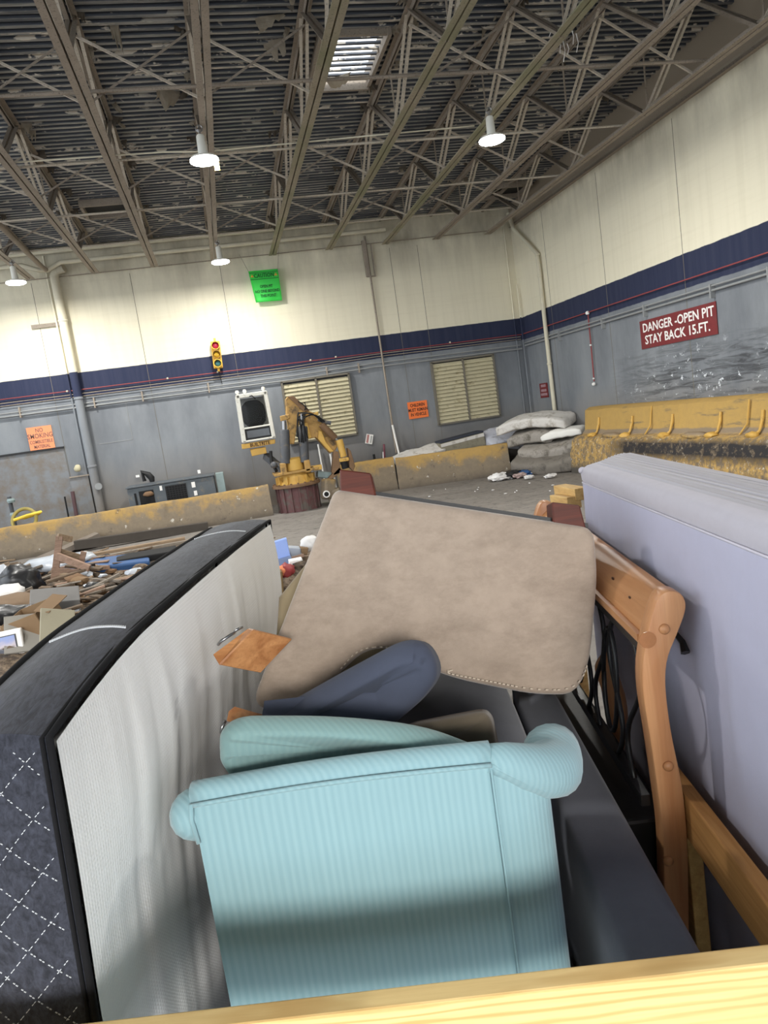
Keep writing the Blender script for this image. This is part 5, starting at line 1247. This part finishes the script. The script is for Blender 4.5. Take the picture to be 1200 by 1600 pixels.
# ---- navy sofa under the pile
nv = thing('navy_sofa', 'dark navy sofa under the pile with long narrow arm', 'sofa', (0, 1.9, DZ), 0, None, FT)
MB(FT).softbox((.345, 1.78, -1.38), (.15, 1.5, .66), None, .018, 8, .004).build('arm', M['navy'], nv, True)
MB(FT).softbox((-.17, 2.27, -1.345), (.86, .80, .69), None, .05, 8, .02).build('back_rest', M['navy'], nv, True)
MB(FT).softbox((-.13, 1.42, -1.585), (.78, .72, .26), None, .04, 8, .0).build('seat', M['navy'], nv, True)
MB(FT).box((.478, 2.24, -1.4), (.125, 1.08, .6), None, .01).build('dust_cover', M['black'], nv)
# ---- slate cushion leaning on the tan sofa
cs_px = smooth_poly([(405, 1124, 12), (520, 1058, 60), (632, 998, 26), (668, 1002, 26), (690, 1050, 26), (662, 1092, 30), (610, 1136, 20), (520, 1140, 20)], 5)
poly = [T(p.x, p.y, 1.66) for p in cs_px]
tag(MB(FT).pillow(poly, (.01, .14, -.05), .05, 7, .02).build('slate_cushion', M['slate'], smooth=70), 'slate blue padded cushion leaning against the upturned tan sofa', 'cushion')
tag(MB(FT).pillow([T(p.x, p.y, 1.58) for p in smooth_poly([(600, 1150, 10), (640, 1132, 10), (755, 1110, 14), (768, 1122, 10), (790, 1230, 20), (600, 1230, 10)], 4)], (.01, .08, -.03), .02, 5, .01).build('brown_cushion', M['olive'], smooth=70), 'dark brown cushion corner between slate cushion and teal chair', 'cushion')

# ---- teal armchair seen from behind
tc = thing('teal_armchair', 'pale teal ribbed armchair seen from behind at the pine board', 'armchair', (-.13, 1.5, -1.43), 0, None, FT)
def wall_strip(b, outer, th, zb, ztop):
    """upholstered wall following a plan line; ztop(i) gives the height along it"""
    n_ = len(outer)
    def nrm(i):
        a = outer[max(0, i-1)]; c = outer[min(n_-1, i+1)]; d = (c-a).normalized(); return Vector((-d.y, d.x, 0))
    nz_ = 14; rows = []
    for i in range(n_):
        o = outer[i]; inn = o+nrm(i)*th; col_ = []
        for k in range(nz_+1):
            s_ = k/nz_; z = zb+(ztop(i)-zb)*s_; col_.append(b.bm.verts.new((o.x, o.y, z)))
        for k in range(nz_, -1, -1):
            s_ = k/nz_; z = zb+(ztop(i)-zb)*s_; col_.append(b.bm.verts.new((inn.x, inn.y, z)))
        rows.append(col_)
    for A4, B4 in zip(rows, rows[1:]):
        m_ = len(A4)
        for k in range(m_): b.bm.faces.new((A4[k], A4[(k+1) % m_], B4[(k+1) % m_], B4[k]))
    b.bm.faces.new(rows[0][::-1]); b.bm.faces.new(rows[-1])
V = lambda *a: Vector(a)
back_plan = [V(-.505+.592*k/16, 1.318-.018*math.sin(PI*k/16)-.012*k/16, 0) for k in range(17)]
ztb = lambda i: -.702+.012*(i/16)+.018*math.sin(PI*i/16)
b = MB(FT); wall_strip(b, back_plan, .075, -1.43, ztb); b.build('back', M['teal'], tc, 40)
# rolled top rail of the back
pts = [V(p.x, p.y+.026, ztb(i)+.004) for i, p in enumerate(back_plan)]
MB(FT).tube(pts, .027, 14).build('top_roll', M['teal'], tc, True)
MB(FT).tube([V(p.x, p.y-.006, ztb(i)-.002) for i, p in enumerate(back_plan)], .0048, 7).build('welt', M['teal'], tc, True)
# right arm: outer wall, rolled arm going away from the viewer
ra_plan = [V(.087, 1.306, 0), V(.12, 1.312, 0), V(.155, 1.322, 0), V(.185, 1.34, 0), V(.2, 1.365, 0), V(.203, 1.40, 0), V(.203, 1.46, 0), V(.203, 1.53, 0)]
zta = lambda i: [-.69, -.715, -.745, -.775, -.80, -.805, -.805, -.805][i]
b = MB(FT); wall_strip(b, ra_plan, .07, -1.43, zta); ar = b.build('arm', M['teal'], tc, 40)
MB(FT).tube([V(.085, 1.299, -.70), V(.087, 1.298, -1.0), V(.087, 1.298, -1.42)], .003, 6).build('seam', M['teal'], tc, True)
rp_ = [V(.08, 1.325, -.690), V(.115, 1.333, -.704), V(.15, 1.348, -.728), V(.185, 1.372, -.755), V(.208, 1.40, -.768), V(.222, 1.43, -.785), V(.230, 1.47, -.785), V(.235, 1.51, -.785), V(.235, 1.525, -.785)]
MB(FT).tube(rp_, [.028, .036, .045, .053, .058, .061, .063, .062, .045], 18).build('arm_roll', M['teal'], ar, True)
MB(FT).tube([V(.087, 1.300, -.692), V(.12, 1.304, -.718), V(.155, 1.313, -.746), V(.185, 1.329, -.774), V(.2, 1.35, -.792)], .0048, 7).build('welt', M['teal'], ar, True)
# left arm
la_plan = [V(-.493, 1.5, 0), V(-.496, 1.45, 0), V(-.499, 1.4, 0), V(-.503, 1.35, 0), V(-.505, 1.32, 0)]
b = MB(FT); wall_strip(b, la_plan, .07, -1.43, lambda i: -.79); al = b.build('arm', M['teal'], tc, 40)
MB(FT).tube([V(-.495, 1.345, -.725), V(-.513, 1.352, -.738), V(-.522, 1.37, -.752), V(-.524, 1.41, -.78), V(-.524, 1.46, -.815), V(-.524, 1.475, -.825)], [.03, .047, .052, .052, .05, .03], 16).build('arm_roll', M['teal'], al, True)
MB(FT).tube([V(-.504, 1.310, -.70), V(-.510, 1.313, -.735), V(-.505, 1.314, -.785)], .0048, 7).build('welt', M['teal'], al, True)
MB(FT).softbox((-.14, 1.46, -1.31), (.5, .12, .22), None, .03, 6, .01).build('seat', M['teal'], tc, True)
# loose seat cushion standing in the chair
cc_px = smooth_poly([(346, 1190, 10), (345, 1140, 20), (375, 1118, 26), (520, 1118, 60), (660, 1132, 60), (752, 1168, 10), (760, 1200, 8), (700, 1240, 10), (380, 1240, 10)], 5)
poly = [T(p.x, p.y, 1.43) for p in cc_px]
tag(MB(FT).pillow(poly, (.01, .11, -.06), .04, 7, .015).build('teal_cushion', M['teal_dk'], smooth=70), 'greyish teal seat cushion standing on edge inside the armchair', 'cushion')

# ---- wooden furniture legs poking out beside the mattress
lg = thing('wooden_leg', 'square orange wooden furniture leg with metal bracket by white mattress', 'furniture leg', T(380, 1020, 1.95), 0, 'loose wooden legs', FT)
pa = [T(*q, 1.74) for q in ((331, 1022), (388, 982), (396, 985), (342, 1040))]
fr_ = [T(*q, 1.74) for q in ((342, 1040), (396, 985), (436, 1000), (412, 1046))]
MB(FT).prism([T(331, 1022, 1.70), T(388, 981, 1.76), T(396, 984, 1.74), T(342, 1040, 1.68)], T(436, 1004, 1.78)-T(392, 984, 1.75)+Vector((.02, .05, -.01)), .003, 1).build('block', M['block_wood'], lg)
b = MB(FT); b.tube([T(341, 1007, 1.7), T(345, 1002, 1.68), T(362, 991, 1.7), T(366, 988, 1.73)], .004, 6); b.tube([T(364, 990, 1.72), T(369, 984, 1.7), T(378, 980, 1.73)], .004, 6); b.build('bracket', M['chrome'], lg, True)
lg2 = thing('wooden_leg', 'small orange wooden leg end above the teal cushion', 'furniture leg', T(375, 1115, 1.75), 0, 'loose wooden legs', FT)
MB(FT).prism([T(356, 1110, 1.56), T(366, 1102, 1.58), T(362, 1118, 1.56), T(352, 1128, 1.54)], T(412, 1116, 1.62)-T(366, 1103, 1.58), .003, 1).build('block', M['block_wood'], lg2)
MB(FT).tube([T(352, 1126, 1.55), T(347, 1136, 1.54), T(346, 1145, 1.54)], .004, 6).build('bracket', M['chrome'], lg2, True)
tag(MB(FT).tube([T(1052, 985, 1.74), T(1066, 1003, 1.72), T(1071, 1020, 1.70)], [.006, .008, .012], 6).build('black_strap', M['iron']), 'short black strap end sticking out behind the pine post', 'strap')

# ================================================================== LIGHT
wd = bpy.data.worlds.new('sky'); SC.world = wd; wd.use_nodes = True
bg = wd.node_tree.nodes['Background']; bg.inputs[0].default_value = (.86, .93, 1.0, 1); bg.inputs[1].default_value = 2.9
def light(kind, name, loc, energy, col=(1, 1, 1), **kw):
    l = bpy.data.lights.new(name, kind); l.energy = energy; l.color = col
    for k_, v_ in kw.items(): setattr(l, k_, v_)
    o = bpy.data.objects.new(name, l); COL.objects.link(o); o.location = loc; return o
for (x, y) in LAMPS:
    light('AREA', 'lamp_glow', (x, y, 3.95+H-.03), 190, (1, .98, .93), shape='DISK', size=.36)
for (x, y) in ((-3.98, 11.3), (-3.98, 4.8), (5.07, 4.8)):  # unseen lamps added to carry extra fill light
    o = lamp((x, y, 3.95), 'round ceiling lamp added out of view for fill light'); 
    light('AREA', 'lamp_glow', (x, y, 3.95+H-.03), 150, (1, .98, .93), shape='DISK', size=.36)
s_ = light('SUN', 'daylight', (0, -6, 8), 2.6, (1, .97, .92), angle=math.radians(12))
e1_, e2_ = Vector((math.cos(TAZ), math.sin(TAZ), 0)), Vector((-math.sin(TAZ), math.cos(TAZ), 0))
dirn = (e2_-e1_*.16+Vector((0, 0, -.27))).normalized()
s_.rotation_euler = dirn.to_track_quat('-Z', 'Y').to_euler()

# ================================================================== CAMERA
cd_ = bpy.data.cameras.new('camera'); cam = bpy.data.objects.new('camera', cd_); COL.objects.link(cam)
cd_.sensor_fit = 'VERTICAL'; cd_.sensor_height = 24; cd_.lens = FPX*24/1600; cd_.clip_start = .05; cd_.clip_end = 200
cam.matrix_world = Matrix.Translation((0, 0, H)) @ Matrix((CR, CU, -CW)).transposed().to_4x4()
SC.camera = cam
vs = SC.view_settings; vs.view_transform = 'Standard'; vs.look = 'None'; vs.gamma = 1; vs.exposure = .22; vs.use_curve_mapping = False
